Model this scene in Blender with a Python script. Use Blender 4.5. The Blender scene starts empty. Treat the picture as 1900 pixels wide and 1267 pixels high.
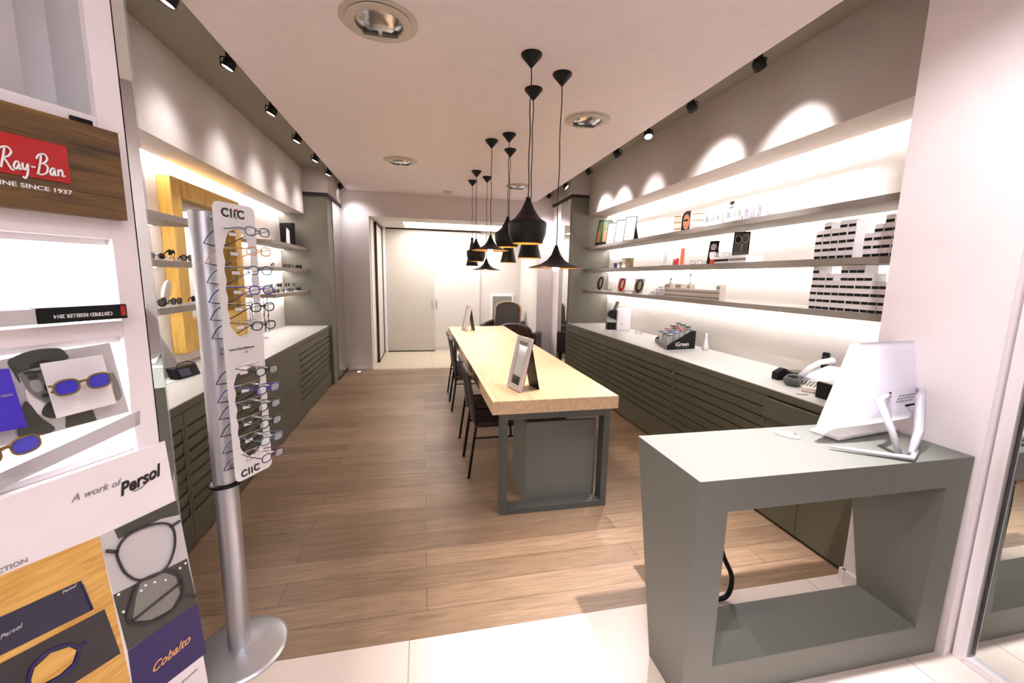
import bpy, math, random
from mathutils import Vector, Matrix
PI = math.pi
random.seed(7)
S = bpy.context.scene
COL = S.collection

# ---------------------------------------------------------------- camera
FPX, W_, H_ = 775.0, 1900, 1267
CAM = Vector((0, 0, 1.58))
def cam_axes(p, y, r):
    cp, sp, cy, sy, cr, sr = math.cos(p), math.sin(p), math.cos(y), math.sin(y), math.cos(r), math.sin(r)
    fw = Vector((sy*cp, cy*cp, sp)); rt = Vector((cy, -sy, 0)); up = rt.cross(fw)
    return rt*cr + up*sr, -rt*sr + up*cr, fw
RT, UP, FW = cam_axes(-.1511, .2105, .0200)
cd = bpy.data.cameras.new('camera'); cam = bpy.data.objects.new('camera', cd); COL.objects.link(cam)
cam.matrix_world = Matrix(((RT.x, UP.x, -FW.x, 0), (RT.y, UP.y, -FW.y, 0), (RT.z, UP.z, -FW.z, CAM.z), (0, 0, 0, 1)))
cd.sensor_width = 36; cd.lens = FPX/W_*36; cd.clip_start = .05; cd.clip_end = 60
S.camera = cam

def on(px, py, ax, val):
    """real-world point where the sight line of a measured photo pixel meets a known plane"""
    d = RT*((px-950)/FPX) - UP*((py-633.5)/FPX) + FW
    i = 'xyz'.index(ax); t = (val-CAM[i])/d[i]
    return CAM + d*t

# ---------------------------------------------------------------- exposure, world
S.view_settings.view_transform = 'Standard'; S.view_settings.look = 'None'
S.view_settings.gamma = 1; S.view_settings.exposure = 1.6
S.view_settings.use_curve_mapping = False
S.cycles.max_bounces = 8; S.cycles.diffuse_bounces = 5; S.cycles.glossy_bounces = 4
S.cycles.transmission_bounces = 6; S.cycles.transparent_max_bounces = 12
S.cycles.caustics_reflective = False; S.cycles.caustics_refractive = False
S.cycles.sample_clamp_indirect = 4.0
S.cycles.use_denoising = True
wd = bpy.data.worlds.new('world'); S.world = wd; wd.use_nodes = True
wd.node_tree.nodes['Background'].inputs[0].default_value = (1.0, .93, .95, 1)
wd.node_tree.nodes['Background'].inputs[1].default_value = .5

def area(name, loc, size, power, color=(1, .96, .99), rot=(0, 0, 0)):
    l = bpy.data.lights.new(name, 'AREA'); l.shape = 'RECTANGLE'; l.size, l.size_y = size; l.energy = power; l.color = color
    o = bpy.data.objects.new(name, l); o.location = loc; o.rotation_euler = rot; COL.objects.link(o); return o
def spot(name, loc, target, power, angle=40, blend=.6, color=(1, .95, .98), r=.03):
    l = bpy.data.lights.new(name, 'SPOT'); l.energy = power; l.spot_size = math.radians(angle); l.spot_blend = blend
    l.color = color; l.shadow_soft_size = r
    o = bpy.data.objects.new(name, l); o.location = loc
    o.rotation_euler = (Vector(target)-Vector(loc)).to_track_quat('-Z', 'Y').to_euler(); COL.objects.link(o); return o
# unseen lamps added to light the near area, above and behind the camera
area('near_fill_light', (-.5, -1.2, 2.88), (2.2, 1.0), 16)
area('near_fill_light', (2.0, -1.2, 2.88), (1.2, 1.0), 8)
spot('desk_downlight', (1.35, 1.25, 2.86), (1.25, 1.42, .9), 230, 56, .9)
spot('wall_fill_spot', (1.0, .5, 2.86), (2.19, 1.4, 1.7), 38, 60, .9)  # added spot, brightens the white wall right of the desk
spot('floor_fill_spot', (.25, .55, 2.86), (.1, 1.0, 0), 25, 70, .7)  # added fill for the tiles nearest the camera
spot('display_downlight', (.2, .35, 2.86), (-.78, 1.15, 1.2), 6, 70, .8)

# ---------------------------------------------------------------- materials
def lin(c):
    c = c/255.0
    return c/12.92 if c <= .04045 else ((c+.055)/1.055)**2.4
def rgb(c): return (lin(c[0]), lin(c[1]), lin(c[2]), 1)
def mat(name, c, rough=.5, metal=0, spec=.5, emit=0, ecol=None, alpha=None, trans=0, noise=0, nscale=8, bump=0, stretch=(1, 1, 1), coat=0):
    m = bpy.data.materials.new(name); m.use_nodes = True; nt = m.node_tree; b = nt.nodes['Principled BSDF']
    I = b.inputs
    I['Base Color'].default_value = rgb(c); I['Roughness'].default_value = rough; I['Metallic'].default_value = metal
    I['Specular IOR Level'].default_value = spec
    if coat: I['Coat Weight'].default_value = coat
    if trans: I['Transmission Weight'].default_value = trans
    if emit: I['Emission Color'].default_value = rgb(ecol or c); I['Emission Strength'].default_value = emit
    if alpha is not None: I['Alpha'].default_value = alpha
    tc = nt.nodes.new('ShaderNodeTexCoord'); mp = nt.nodes.new('ShaderNodeMapping'); mp.inputs['Scale'].default_value = stretch
    nz = nt.nodes.new('ShaderNodeTexNoise'); nz.inputs['Scale'].default_value = nscale; nz.inputs['Detail'].default_value = 5
    nt.links.new(tc.outputs['Object'], mp.inputs[0]); nt.links.new(mp.outputs[0], nz.inputs['Vector'])
    n = noise or .02
    mx = nt.nodes.new('ShaderNodeMix'); mx.data_type = 'RGBA'
    mx.inputs['A'].default_value = rgb([min(255, v*(1-n)) for v in c]); mx.inputs['B'].default_value = rgb([min(255, v*(1+n)) for v in c])
    nt.links.new(nz.outputs['Fac'], mx.inputs['Factor']); nt.links.new(mx.outputs['Result'], I['Base Color'])
    if bump:
        bp = nt.nodes.new('ShaderNodeBump'); bp.inputs['Strength'].default_value = bump; bp.inputs['Distance'].default_value = .01
        nt.links.new(nz.outputs['Fac'], bp.inputs['Height']); nt.links.new(bp.outputs[0], I['Normal'])
    return m
def ramp(nt, pts):
    r = nt.nodes.new('ShaderNodeValToRGB'); e = r.color_ramp.elements
    while len(e) < len(pts): e.new(.5)
    for k, (p, c) in enumerate(pts): e[k].position = p; e[k].color = rgb(c)
    return r
def grid_mat(name, c1, c2, cm, w, h, mortar, off, rough, grain=None, origin=(0, 0), spec=.5, swap=False):
    """brick-texture floor: planks or tiles, with wood grain when asked"""
    m = bpy.data.materials.new(name); m.use_nodes = True; nt = m.node_tree; b = nt.nodes['Principled BSDF']; L = nt.links.new
    b.inputs['Roughness'].default_value = rough; b.inputs['Specular IOR Level'].default_value = spec
    tc = nt.nodes.new('ShaderNodeTexCoord'); mp = nt.nodes.new('ShaderNodeMapping')
    mp.inputs['Location'].default_value = (-origin[0], -origin[1], 0)
    if swap: mp.inputs['Rotation'].default_value = (0, 0, PI/2)
    L(tc.outputs['Object'], mp.inputs[0])
    br = nt.nodes.new('ShaderNodeTexBrick'); br.offset = off; br.squash = 1
    for k, v in (('Color1', rgb(c1)), ('Color2', rgb(c2)), ('Mortar', rgb(cm)), ('Scale', 1), ('Mortar Size', mortar), ('Mortar Smooth', .1), ('Brick Width', w), ('Row Height', h), ('Bias', 0)):
        br.inputs[k].default_value = v
    L(mp.outputs[0], br.inputs['Vector']); out = br.outputs['Color']
    if grain:
        mp2 = nt.nodes.new('ShaderNodeMapping'); mp2.inputs['Scale'].default_value = (1.6, 22, 1); L(mp.outputs[0], mp2.inputs[0])
        nz = nt.nodes.new('ShaderNodeTexNoise'); nz.inputs['Scale'].default_value = 2.2; nz.inputs['Detail'].default_value = 8; nz.inputs['Distortion'].default_value = 1.2
        L(mp2.outputs[0], nz.inputs['Vector'])
        r = ramp(nt, [(.3, [255*grain]*3), (.7, (255, 255, 255))]); L(nz.outputs['Fac'], r.inputs[0])
        mx = nt.nodes.new('ShaderNodeMix'); mx.data_type = 'RGBA'; mx.blend_type = 'MULTIPLY'; mx.inputs['Factor'].default_value = 1
        L(out, mx.inputs['A']); L(r.outputs[0], mx.inputs['B']); out = mx.outputs['Result']
        n2 = nt.nodes.new('ShaderNodeTexNoise'); n2.inputs['Scale'].default_value = 1.1; n2.inputs['Detail'].default_value = 2; L(mp.outputs[0], n2.inputs['Vector'])
        r2 = ramp(nt, [(.35, (226, 222, 214)), (.7, (255, 255, 255))]); L(n2.outputs['Fac'], r2.inputs[0])
        m2 = nt.nodes.new('ShaderNodeMix'); m2.data_type = 'RGBA'; m2.blend_type = 'MULTIPLY'; m2.inputs['Factor'].default_value = 1
        L(out, m2.inputs['A']); L(r2.outputs[0], m2.inputs['B']); out = m2.outputs['Result']
    L(out, b.inputs['Base Color']); return m
def wood(name, c1, c2, scale=3, stretch=(1, 12, 1), rough=.45):
    m = bpy.data.materials.new(name); m.use_nodes = True; nt = m.node_tree; b = nt.nodes['Principled BSDF']; L = nt.links.new
    b.inputs['Roughness'].default_value = rough
    tc = nt.nodes.new('ShaderNodeTexCoord'); mp = nt.nodes.new('ShaderNodeMapping'); mp.inputs['Scale'].default_value = stretch
    nz = nt.nodes.new('ShaderNodeTexNoise'); nz.inputs['Scale'].default_value = scale; nz.inputs['Detail'].default_value = 8; nz.inputs['Distortion'].default_value = .8
    L(tc.outputs['Object'], mp.inputs[0]); L(mp.outputs[0], nz.inputs['Vector'])
    r = ramp(nt, [(.3, c1), (.7, c2)]); L(nz.outputs['Fac'], r.inputs[0]); L(r.outputs[0], b.inputs['Base Color']); return m
def glow(name, c, k):
    m = bpy.data.materials.new(name); m.use_nodes = True; nt = m.node_tree; b = nt.nodes['Principled BSDF']
    b.inputs['Base Color'].default_value = rgb(c); b.inputs['Emission Color'].default_value = rgb(c); b.inputs['Emission Strength'].default_value = k; return m
def clear(name, c=(240, 245, 248), a=.25, rough=.05):
    m = mat(name, c, rough, alpha=a); return m

M = dict(
 ceil=mat('ceiling_paint', (246, 238, 241), .9), wall=mat('wall_paint', (214, 206, 204), .85), wallw=mat('white_wall_paint', (240, 232, 234), .8),
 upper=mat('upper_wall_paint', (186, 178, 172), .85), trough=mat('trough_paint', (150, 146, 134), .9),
 niche=mat('niche_plaster', (228, 223, 217), .7, noise=.07, nscale=3, stretch=(1, .5, 3)),
 grey=mat('grey_laminate', (109, 110, 103), .55, noise=.015, nscale=60), top=mat('counter_laminate', (190, 186, 180), .45),
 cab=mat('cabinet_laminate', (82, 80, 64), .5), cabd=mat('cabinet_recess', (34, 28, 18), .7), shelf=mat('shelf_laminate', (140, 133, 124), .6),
 tall=mat('tall_cabinet_laminate', (98, 94, 82), .45), dark=mat('dark_trim', (38, 33, 26), .6),
 backdoor=mat('sliding_door_linen', (190, 184, 174), .7, noise=.05, nscale=6, stretch=(1, 1, 5)), backwall=mat('back_room_paint', (208, 202, 196), .8), frame=mat('white_frame', (236, 230, 232), .4),
 mirror=mat('mirror_glass', (228, 232, 228), .02, metal=1), black=mat('black_metal', (20, 18, 17), .45, spec=.25), blackp=mat('black_plastic', (14, 14, 16), .4, spec=.2),
 gold=mat('brass_inside', (230, 176, 90), .35, metal=.6), bulb=glow('bulb_glow', (255, 236, 205), 14), led=glow('led_glow', (255, 247, 246), 19), led2=glow('shelf_led_glow', (255, 248, 248), 38), silverp=mat('satin_silver', (196, 194, 200), .35, metal=.4),
 white=mat('white_plastic', (240, 238, 240), .35), paper=mat('white_card', (240, 236, 238), .6), chrome=mat('polished_metal', (205, 206, 210), .22, metal=1), alu=mat('brushed_aluminium', (204, 205, 212), .38, metal=.85),
 steel=mat('grey_steel_bar', (84, 86, 82), .5, metal=.3), tabletop=None, glass=clear('clear_acrylic', (196, 202, 210), .30), lens=clear('lens_glass', (232, 236, 240), .24), darklens=mat('dark_lens', (16, 18, 24), .1, spec=.8),
 chairm=mat('chair_leather_dark', (34, 27, 22), .5), leather=mat('armchair_leather', (62, 42, 34), .45), leather2=mat('armchair_leather_olive', (44, 36, 26), .5), vent=mat('vent_paint', (206, 198, 186), .5),
 red=mat('red_plastic', (176, 22, 24), .4), orange=mat('orange_plastic', (225, 84, 40), .4), blue=mat('blue_card', (66, 46, 190), .5), amber=mat('amber_acetate', (116, 94, 42), .3), bluelens=mat('blue_lens', (44, 36, 190), .12, spec=.8),
 silver=mat('silver_bead_frame', (214, 206, 210), .3, metal=.35, bump=.8, nscale=160), cream=mat('cream_card', (228, 214, 200), .6), beige=mat('beige_card', (206, 196, 184), .6), skin=mat('printed_skin', (196, 132, 100), .6), hair=mat('printed_dark_hair', (38, 30, 26), .6),
 purple=mat('purple_print', (44, 30, 92), .5), navy=mat('navy_case_print', (38, 38, 62), .5), charcoal=mat('charcoal_print', (48, 42, 48), .5), mgrey=mat('mid_grey_print', (168, 166, 162), .6), greyp=mat('grey_print', (128, 126, 120), .6), lgrey=mat('light_grey_print', (196, 192, 192), .6), dgrey=mat('dark_grey_print', (66, 66, 58), .6),
 textb=mat('black_lettering', (24, 22, 22), .5), textw=mat('white_lettering', (238, 236, 236), .5), textg=mat('grey_lettering', (132, 128, 130), .5), gilt=mat('gold_lettering', (214, 158, 110), .4), green=mat('green_print', (70, 96, 44), .6), bottle=mat('amber_bottle_print', (182, 112, 70), .5),
)
M['tabletop'] = wood('oak_tabletop', (208, 176, 138), (230, 202, 168), 2.4, (14, 1.2, 14), .42)
M['mframe'] = wood('gilded_wood', (186, 142, 52), (216, 178, 90), 3, (8, 8, 1), .5)
M['plank'] = wood('dark_plank_print', (58, 40, 22), (122, 88, 40), 3, (1.5, 1, 14), .5)
M['woodp'] = wood('yellow_wood_print', (196, 140, 56), (232, 188, 104), 5, (2, 1, 16), .5)
M['floor'] = grid_mat('oak_floor', (170, 142, 116), (142, 116, 92), (122, 98, 78), 1.9, .155, .0025, .37, .42, grain=.80, origin=(0, 1.665))
M['tile'] = grid_mat('floor_tile', (226, 212, 202), (230, 216, 206), (176, 160, 146), .695, 1.39, .003, 0, .32, origin=(-.077, .28))
M['tile2'] = grid_mat('far_floor_tile', (186, 174, 152), (190, 178, 156), (150, 138, 118), .9, .9, .003, 0, .4, origin=(.15, .1))

# ---------------------------------------------------------------- mesh builder
def smooth(pts, closed=True, k=5):
    P = [Vector(p) for p in pts]; n = len(P); out = []
    for i in range(n if closed else n-1):
        a, b, c, d = (P[(i-1) % n], P[i], P[(i+1) % n], P[(i+2) % n]) if closed else (P[max(i-1, 0)], P[i], P[i+1], P[min(i+2, n-1)])
        for j in range(k):
            t = j/k; out.append(.5*((2*b)+(c-a)*t+(2*a-5*b+4*c-d)*t*t+(3*b-a-3*c+d)*t**3))
    if not closed: out.append(P[-1])
    return out
class MB:
    def __init__(s): s.v = []; s.f = []; s.mi = []; s.cur = 0; s.sm = []
    def m(s, i): s.cur = i; return s
    def add(s, vs, fs, smooth=False):
        o = len(s.v); s.v += [Vector(v) for v in vs]
        for f in fs: s.f.append([o+i for i in f]); s.mi.append(s.cur); s.sm.append(smooth)
        return s
    def box(s, a, b):
        x0, y0, z0 = a; x1, y1, z1 = b
        if x0 > x1: x0, x1 = x1, x0
        if y0 > y1: y0, y1 = y1, y0
        if z0 > z1: z0, z1 = z1, z0
        return s.add([(x0, y0, z0), (x1, y0, z0), (x1, y1, z0), (x0, y1, z0), (x0, y0, z1), (x1, y0, z1), (x1, y1, z1), (x0, y1, z1)],
                     [(3, 2, 1, 0), (4, 5, 6, 7), (0, 1, 5, 4), (1, 2, 6, 5), (2, 3, 7, 6), (3, 0, 4, 7)])
    def prism(s, pts, off):
        """closed outline (3D points in order) pushed along off"""
        n = len(pts); off = Vector(off); P = [Vector(p) for p in pts]
        return s.add(P+[p+off for p in P], [tuple(range(n))[::-1], tuple(range(n, 2*n))]+[(i, (i+1) % n, n+(i+1) % n, n+i) for i in range(n)])
    def tube(s, pts, r, n=8, closed=False, flat=None):
        P = [Vector(p) for p in pts]; k = len(P); rings = []; vs = []
        up = Vector((0, 0, 1)); prev = None
        for i, p in enumerate(P):
            t = (P[(i+1) % k]-P[i-1]) if closed else (P[min(i+1, k-1)]-P[max(i-1, 0)])
            if t.length < 1e-9: t = Vector((0, 0, 1))
            t.normalize()
            if prev is None: a = t.cross(up) if abs(t.dot(up)) < .95 else t.cross(Vector((1, 0, 0)))
            else: a = prev-t*prev.dot(t)
            if a.length < 1e-6: a = t.orthogonal()
            a.normalize(); prev = a; b = t.cross(a); rr = r[i] if isinstance(r, (list, tuple)) else r
            fa = flat or 1
            for j in range(n):
                w = 2*PI*j/n; vs.append(p+a*math.cos(w)*rr+b*math.sin(w)*rr*fa)
        fs = []
        for i in range(k if closed else k-1):
            i2 = (i+1) % k
            for j in range(n): fs.append((i*n+j, i*n+(j+1) % n, i2*n+(j+1) % n, i2*n+j))
        if not closed: fs += [tuple(range(n))[::-1], tuple(range((k-1)*n, k*n))]
        return s.add(vs, fs, True)
    def lathe(s, prof, c=(0, 0, 0), n=32, smooth=True):
        cx, cy, cz = c; vs = []; fs = []; k = len(prof)
        for (r, z) in prof:
            for j in range(n): w = 2*PI*j/n; vs.append((cx+max(r, 1e-4)*math.cos(w), cy+max(r, 1e-4)*math.sin(w), cz+z))
        for i in range(k-1):
            for j in range(n): fs.append((i*n+j, i*n+(j+1) % n, (i+1)*n+(j+1) % n, (i+1)*n+j))
        return s.add(vs, fs, smooth)
    def cyl(s, c, r, h, n=24): return s.lathe([(0, 0), (r, 0), (r, h), (0, h)], c, n, False)
    def ball(s, c, r, n=14, sq=(1, 1, 1)):
        vs = []; fs = []; m_ = n//2
        for i in range(m_+1):
            for j in range(n):
                a = PI*i/m_; w = 2*PI*j/n; vs.append((c[0]+r*sq[0]*math.sin(a)*math.cos(w), c[1]+r*sq[1]*math.sin(a)*math.sin(w), c[2]-r*sq[2]*math.cos(a)))
        for i in range(m_):
            for j in range(n): fs.append((i*n+j, i*n+(j+1) % n, (i+1)*n+(j+1) % n, (i+1)*n+j))
        return s.add(vs, fs, True)
    def plate(s, outer, holes, y0, y1):
        """flat sheet in the local XZ plane with holes; outer/holes are [(x,z)] loops"""
        import bmesh
        bm = bmesh.new(); es = []
        for loop in [outer]+holes:
            vv = [bm.verts.new((x, y0, z)) for x, z in loop]
            es += [bm.edges.new((vv[i], vv[(i+1) % len(vv)])) for i in range(len(vv))]
        r = bmesh.ops.triangle_fill(bm, edges=es, use_beauty=True)
        ex = bmesh.ops.extrude_face_region(bm, geom=bm.faces[:])
        for v in ex['geom']:
            if isinstance(v, bmesh.types.BMVert): v.co.y = y1
        bmesh.ops.recalc_face_normals(bm, faces=bm.faces[:])
        bm.verts.index_update()
        s.add([v.co.copy() for v in bm.verts], [[v.index for v in f.verts] for f in bm.faces]); bm.free(); return s
    def xf(s, m, start=0):
        for i in range(start, len(s.v)): s.v[i] = m @ s.v[i]
        return s
    def build(s, name, mats, parent=None, origin=None, bevel=0, local=False, subsurf=0):
        me = bpy.data.meshes.new(name)
        o = bpy.data.objects.new(name, me); COL.objects.link(o)
        off = Vector((0, 0, 0))
        if parent is not None:
            o.parent = parent
            if not local: off = ROOT.get(parent.name, Vector((0, 0, 0)))
            ROOT[o.name] = off
        elif origin is not None:
            off = Vector(origin); o.location = off; ROOT[o.name] = off
        me.from_pydata([v-off for v in s.v], [], s.f)
        if not isinstance(mats, (list, tuple)): mats = [mats]
        for m_ in mats: me.materials.append(M[m_] if isinstance(m_, str) else m_)
        me.polygons.foreach_set('material_index', s.mi); me.polygons.foreach_set('use_smooth', s.sm)
        me.update()
        if bevel:
            b = o.modifiers.new('bevel', 'BEVEL'); b.width = bevel; b.segments = 2; b.limit_method = 'ANGLE'
        if subsurf:
            b = o.modifiers.new('sub', 'SUBSURF'); b.levels = b.render_levels = subsurf
        return o
ROOT = {}
def tag(o, label, cat, group=None):
    o['label'] = label; o['category'] = cat
    if group: o['group'] = group
    return o
def thing(name, loc, label, cat, group=None, rz=0):
    o = bpy.data.objects.new(name, None); COL.objects.link(o); o.location = loc; o.rotation_euler = (0, 0, rz)
    o.empty_display_size = .1; ROOT[o.name] = Vector(loc) if not rz else Vector((0, 0, 0)); return tag(o, label, cat, group)
def struct(mb, name, m_, bevel=0, parent=None):
    o = mb.build(name, m_, parent=parent, bevel=bevel)
    if parent is None: o['kind'] = 'structure'
    return o
def copy_tree(o, loc, label, group=None, rz=None):
    def rec(a, par):
        c = a.copy(); COL.objects.link(c)
        if par is not None: c.parent = par
        for ch in list(a.children): rec(ch, c)
        return c
    c = rec(o, None); c.location = loc
    if rz is not None: c.rotation_euler = (0, 0, rz)
    c['label'] = label
    if group: c['group'] = group
    return c
def text_mesh(name, s, size, m_, parent, matrix, shear=0, depth=.0006, bold=0, align='CENTER', sx=1, space=1):
    cu = bpy.data.curves.new(name, 'FONT'); cu.body = s; cu.size = size; cu.shear = shear; cu.extrude = depth; cu.offset = bold
    cu.align_x = align; cu.align_y = 'CENTER'; cu.resolution_u = 3; cu.space_character = space
    t = bpy.data.objects.new(name, cu); COL.objects.link(t)
    dg = bpy.context.evaluated_depsgraph_get(); me = bpy.data.meshes.new_from_object(t.evaluated_get(dg)); bpy.data.objects.remove(t)
    # upright lettering facing local -Y
    R = Matrix(((sx, 0, 0, 0), (0, 0, -1, 0), (0, 1, 0, 0), (0, 0, 0, 1)))
    me.transform(matrix @ R); me.materials.clear(); me.materials.append(M[m_])
    o = bpy.data.objects.new(name, me); COL.objects.link(o); o.parent = parent; return o
def rrect(cx, cz, w, h, r, n=5):
    pts = []
    for (sx, sz, a0) in ((1, 1, 0), (-1, 1, 90), (-1, -1, 180), (1, -1, 270)):
        for k in range(n+1):
            a = math.radians(a0+90*k/n); pts.append((cx+sx*(w/2-r)+r*math.cos(a), cz+sz*(h/2-r)+r*math.sin(a)))
    return pts
T = Matrix.Translation
def Rz(a): return Matrix.Rotation(a, 4, 'Z')
def Rx(a): return Matrix.Rotation(a, 4, 'X')
def Ry(a): return Matrix.Rotation(a, 4, 'Y')
# ================================================================ THE ROOM
def sbox(name, a, b, m_, bevel=0): return struct(MB().box(a, b), name, m_, bevel)
sbox('floor', (-1.95, 1.665, -.06), (3.0, 7.25, 0), 'floor')
sbox('floor_front', (-3.5, -3.0, -.06), (4.2, 1.665, 0), 'tile')
sbox('floor_back', (-1.95, 7.25, -.06), (3.0, 9.3, 0), 'tile2')
sbox('ceiling', (-1.15, -3.0, 2.9), (1.95, 7.3, 2.96), 'ceil')
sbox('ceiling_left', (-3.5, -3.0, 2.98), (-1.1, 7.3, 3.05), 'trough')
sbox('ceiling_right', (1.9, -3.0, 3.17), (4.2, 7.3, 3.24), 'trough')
sbox('trim_1', (1.9, -3.0, 2.96), (1.95, 7.3, 3.17), 'upper')
sbox('trim_2', (-1.15, -3.0, 2.955), (-1.11, 7.3, 2.985), 'upper')
# left side: niche back wall and bulkhead above it
sbox('wall_left', (-1.95, 1.2, 0), (-1.88, 6.3, 3.0), 'niche')
sbox('wall_left_bulkhead', (-1.83, 1.2, 2.38), (-1.57, 6.3, 2.98), 'upper')
sbox('wall_left_end', (-1.95, 1.1, 0), (-1.6, 1.2, 3.0), 'wall')
sbox('wall_left_above_cabinet', (-1.95, 6.3, 2.67), (-1.25, 7.3, 2.98), 'upper')
# right side
sbox('wall_right', (2.9, 1.6, 0), (2.97, 6.3, 3.2), 'niche')
sbox('wall_right_bulkhead', (2.52, 1.62, 2.56), (2.85, 6.3, 3.17), 'upper')
sbox('wall_right_front', (2.19, 1.165, 0), (3.0, 1.62, 3.17), 'wallw')
sbox('wall_right_above_cabinet', (2.22, 6.3, 2.86), (2.95, 7.3, 3.17), 'upper')
sbox('wall_right_pier', (2.26, 6.82, 0), (2.6, 7.3, 2.86), 'wallw')
# back wall with the opening to the far room
struct(MB().box((-1.95, 7.3, 0), (-.85, 7.42, 3.17)).box((-.85, 7.3, 2.52), (2.0, 7.42, 3.17)).box((2.0, 7.3, 0), (3.0, 7.42, 3.17)), 'wall_back', 'wall')
sbox('wall_back_jamb', (-.95, 7.42, 0), (-.84, 7.85, 2.52), 'backwall')
sbox('wall_far_left', (-.95, 7.85, 0), (-.83, 9.0, 2.52), 'backwall')
sbox('wall_far_right', (2.08, 7.42, 0), (2.2, 9.0, 2.56), 'backwall')
sbox('wall_far', (-.95, 9.0, 0), (2.3, 9.1, 2.6), 'backwall')
struct(MB().box((-.95, 7.42, 2.53), (-.34, 9.0, 2.6)).box((1.5, 7.42, 2.53), (2.3, 9.0, 2.6)).box((-.34, 7.42, 2.53), (1.5, 7.88, 2.6)).box((-.34, 8.78, 2.53), (1.5, 9.0, 2.6)), 'ceiling_back', 'backwall')
# enclosure behind the camera
sbox('wall_front', (-3.5, -3.0, 0), (4.2, -2.9, 3.2), 'wallw')
sbox('wall_front_left', (-3.5, -2.9, 0), (-3.4, 1.2, 3.2), 'wallw')
sbox('wall_front_return', (-3.4, 1.12, 0), (-1.95, 1.2, 3.2), 'wallw')
sbox('wall_front_right', (2.262, -2.9, 0), (2.36, 1.165, 3.2), 'wallw')
# baseboards
sbox('baseboard_back', (-1.25, 7.28, 0), (-.85, 7.3, .06), 'frame')
sbox('baseboard_right', (2.175, 1.60, 0), (2.25, 1.63, .075), 'frame')
sbox('baseboard_right_front', (2.178, 1.155, 0), (2.19, 1.62, .075), 'frame')
sbox('baseboard_far', (.23, 8.985, 0), (2.08, 9.0, .08), 'frame')
# far room: sliding doors, post, wall niche, ceiling light
def door(name, a, b, m_, hx, hz=1.0):
    r = struct(MB().box(a, b), name, m_, .003)
    struct(MB().box((hx-.01, a[1]-.012, hz-.09), (hx+.01, a[1], hz+.09)), 'door_handle', 'alu', parent=r); return r
door('door_1', (-.72, 8.94, .02), (.225, 8.98, 2.5), 'backdoor', .18)
door('door_2', (.225, 8.965, .08), (1.19, 8.998, 2.5), 'backwall', .27)
struct(MB().box((-.725, 8.95, 2.5), (1.2, 9.0, 2.53)).box((-.725, 8.93, 0), (.225, 8.99, .02)), 'trim_3', 'dark')
sbox('trim_4', (-.78, 8.9, 0), (-.725, 8.99, 2.53), 'frame')
g = struct(MB().box((-.825, 7.9, .02), (-.80, 8.86, 2.47)), 'door_3', 'backdoor')
struct(MB().box((-.828, 7.86, 0), (-.79, 7.9, 2.5)).box((-.828, 7.86, 0), (-.79, 8.88, .02)).box((-.828, 7.86, 2.47), (-.79, 8.88, 2.5)), 'door_frame', 'dark', parent=g)
nf = MB().box((1.43, 8.97, .40), (1.93, 9.0, 1.22)); nf.m(1).box((1.47, 8.965, .44), (1.89, 8.971, 1.18))
tag(nf.build('wall_panel', ['frame', 'greyp'], origin=(1.68, 9, .4)), 'grey square wall panel in a pale frame behind the armchairs', 'panel')
t = thing('ceiling_light_panel', (.58, 8.33, 2.53), 'long bright rectangular light panel in the far room ceiling', 'light')
MB().box((-.34, 7.88, 2.60), (1.5, 8.78, 2.62)).build('diffuser', glow('panel_glow', (255, 249, 246), 5), t)
MB().box((-.345, 7.875, 2.525), (-.335, 8.785, 2.6)).box((1.495, 7.875, 2.525), (1.505, 8.785, 2.6)).box((-.345, 7.875, 2.525), (1.505, 7.885, 2.6)).box((-.345, 8.775, 2.525), (1.505, 8.785, 2.6)).build('frame', 'white', t)

# LED strips: one in each bulkhead slot, one under the front of each shelf
def led(x0, x1, y0, y1, z, label, k='led'):
    o = MB().box((x0, y0, z-.006), (x1, y1, z)).build('led_strip', k, origin=((x0+x1)/2, (y0+y1)/2, z))
    tag(o, label, 'light strip')
led(-1.865, -1.835, 1.3, 6.28, 2.40, 'glowing light strip in the slot under the left bulkhead')
led(2.855, 2.885, 1.64, 6.28, 2.58, 'glowing light strip in the slot under the right bulkhead')

# tall cabinets at the ends, with mirrored doors facing the aisle
t = thing('tall_cabinet', (-1.6, 6.8, 0), 'tall dark grey cabinet at the far end of the left counter', 'cabinet')
MB().box((-1.88, 6.3, 0), (-1.27, 7.28, 2.62)).build('body', 'tall', t)
MB().box((-1.88, 6.295, 2.62), (-1.255, 7.28, 2.665)).build('top_trim', 'dark', t)
MB().box((-1.268, 6.60, .03), (-1.258, 7.27, 2.61)).build('mirror_door', 'mirror', t)
MB().box((-1.27, 6.58, 0), (-1.25, 7.28, .025)).build('floor_rail', 'dark', t)
t = thing('tall_cabinet', (2.55, 6.56, 0), 'tall dark grey cabinet at the far end of the right counter', 'cabinet')
MB().box((2.25, 6.3, 0), (2.9, 6.81, 2.81)).build('body', 'tall', t)
MB().box((2.235, 6.295, 2.81), (2.9, 7.28, 2.855)).build('top_trim', 'dark', t)
MB().box((2.238, 6.34, .03), (2.248, 6.80, 2.80)).build('mirror_door', 'mirror', t)

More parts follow.
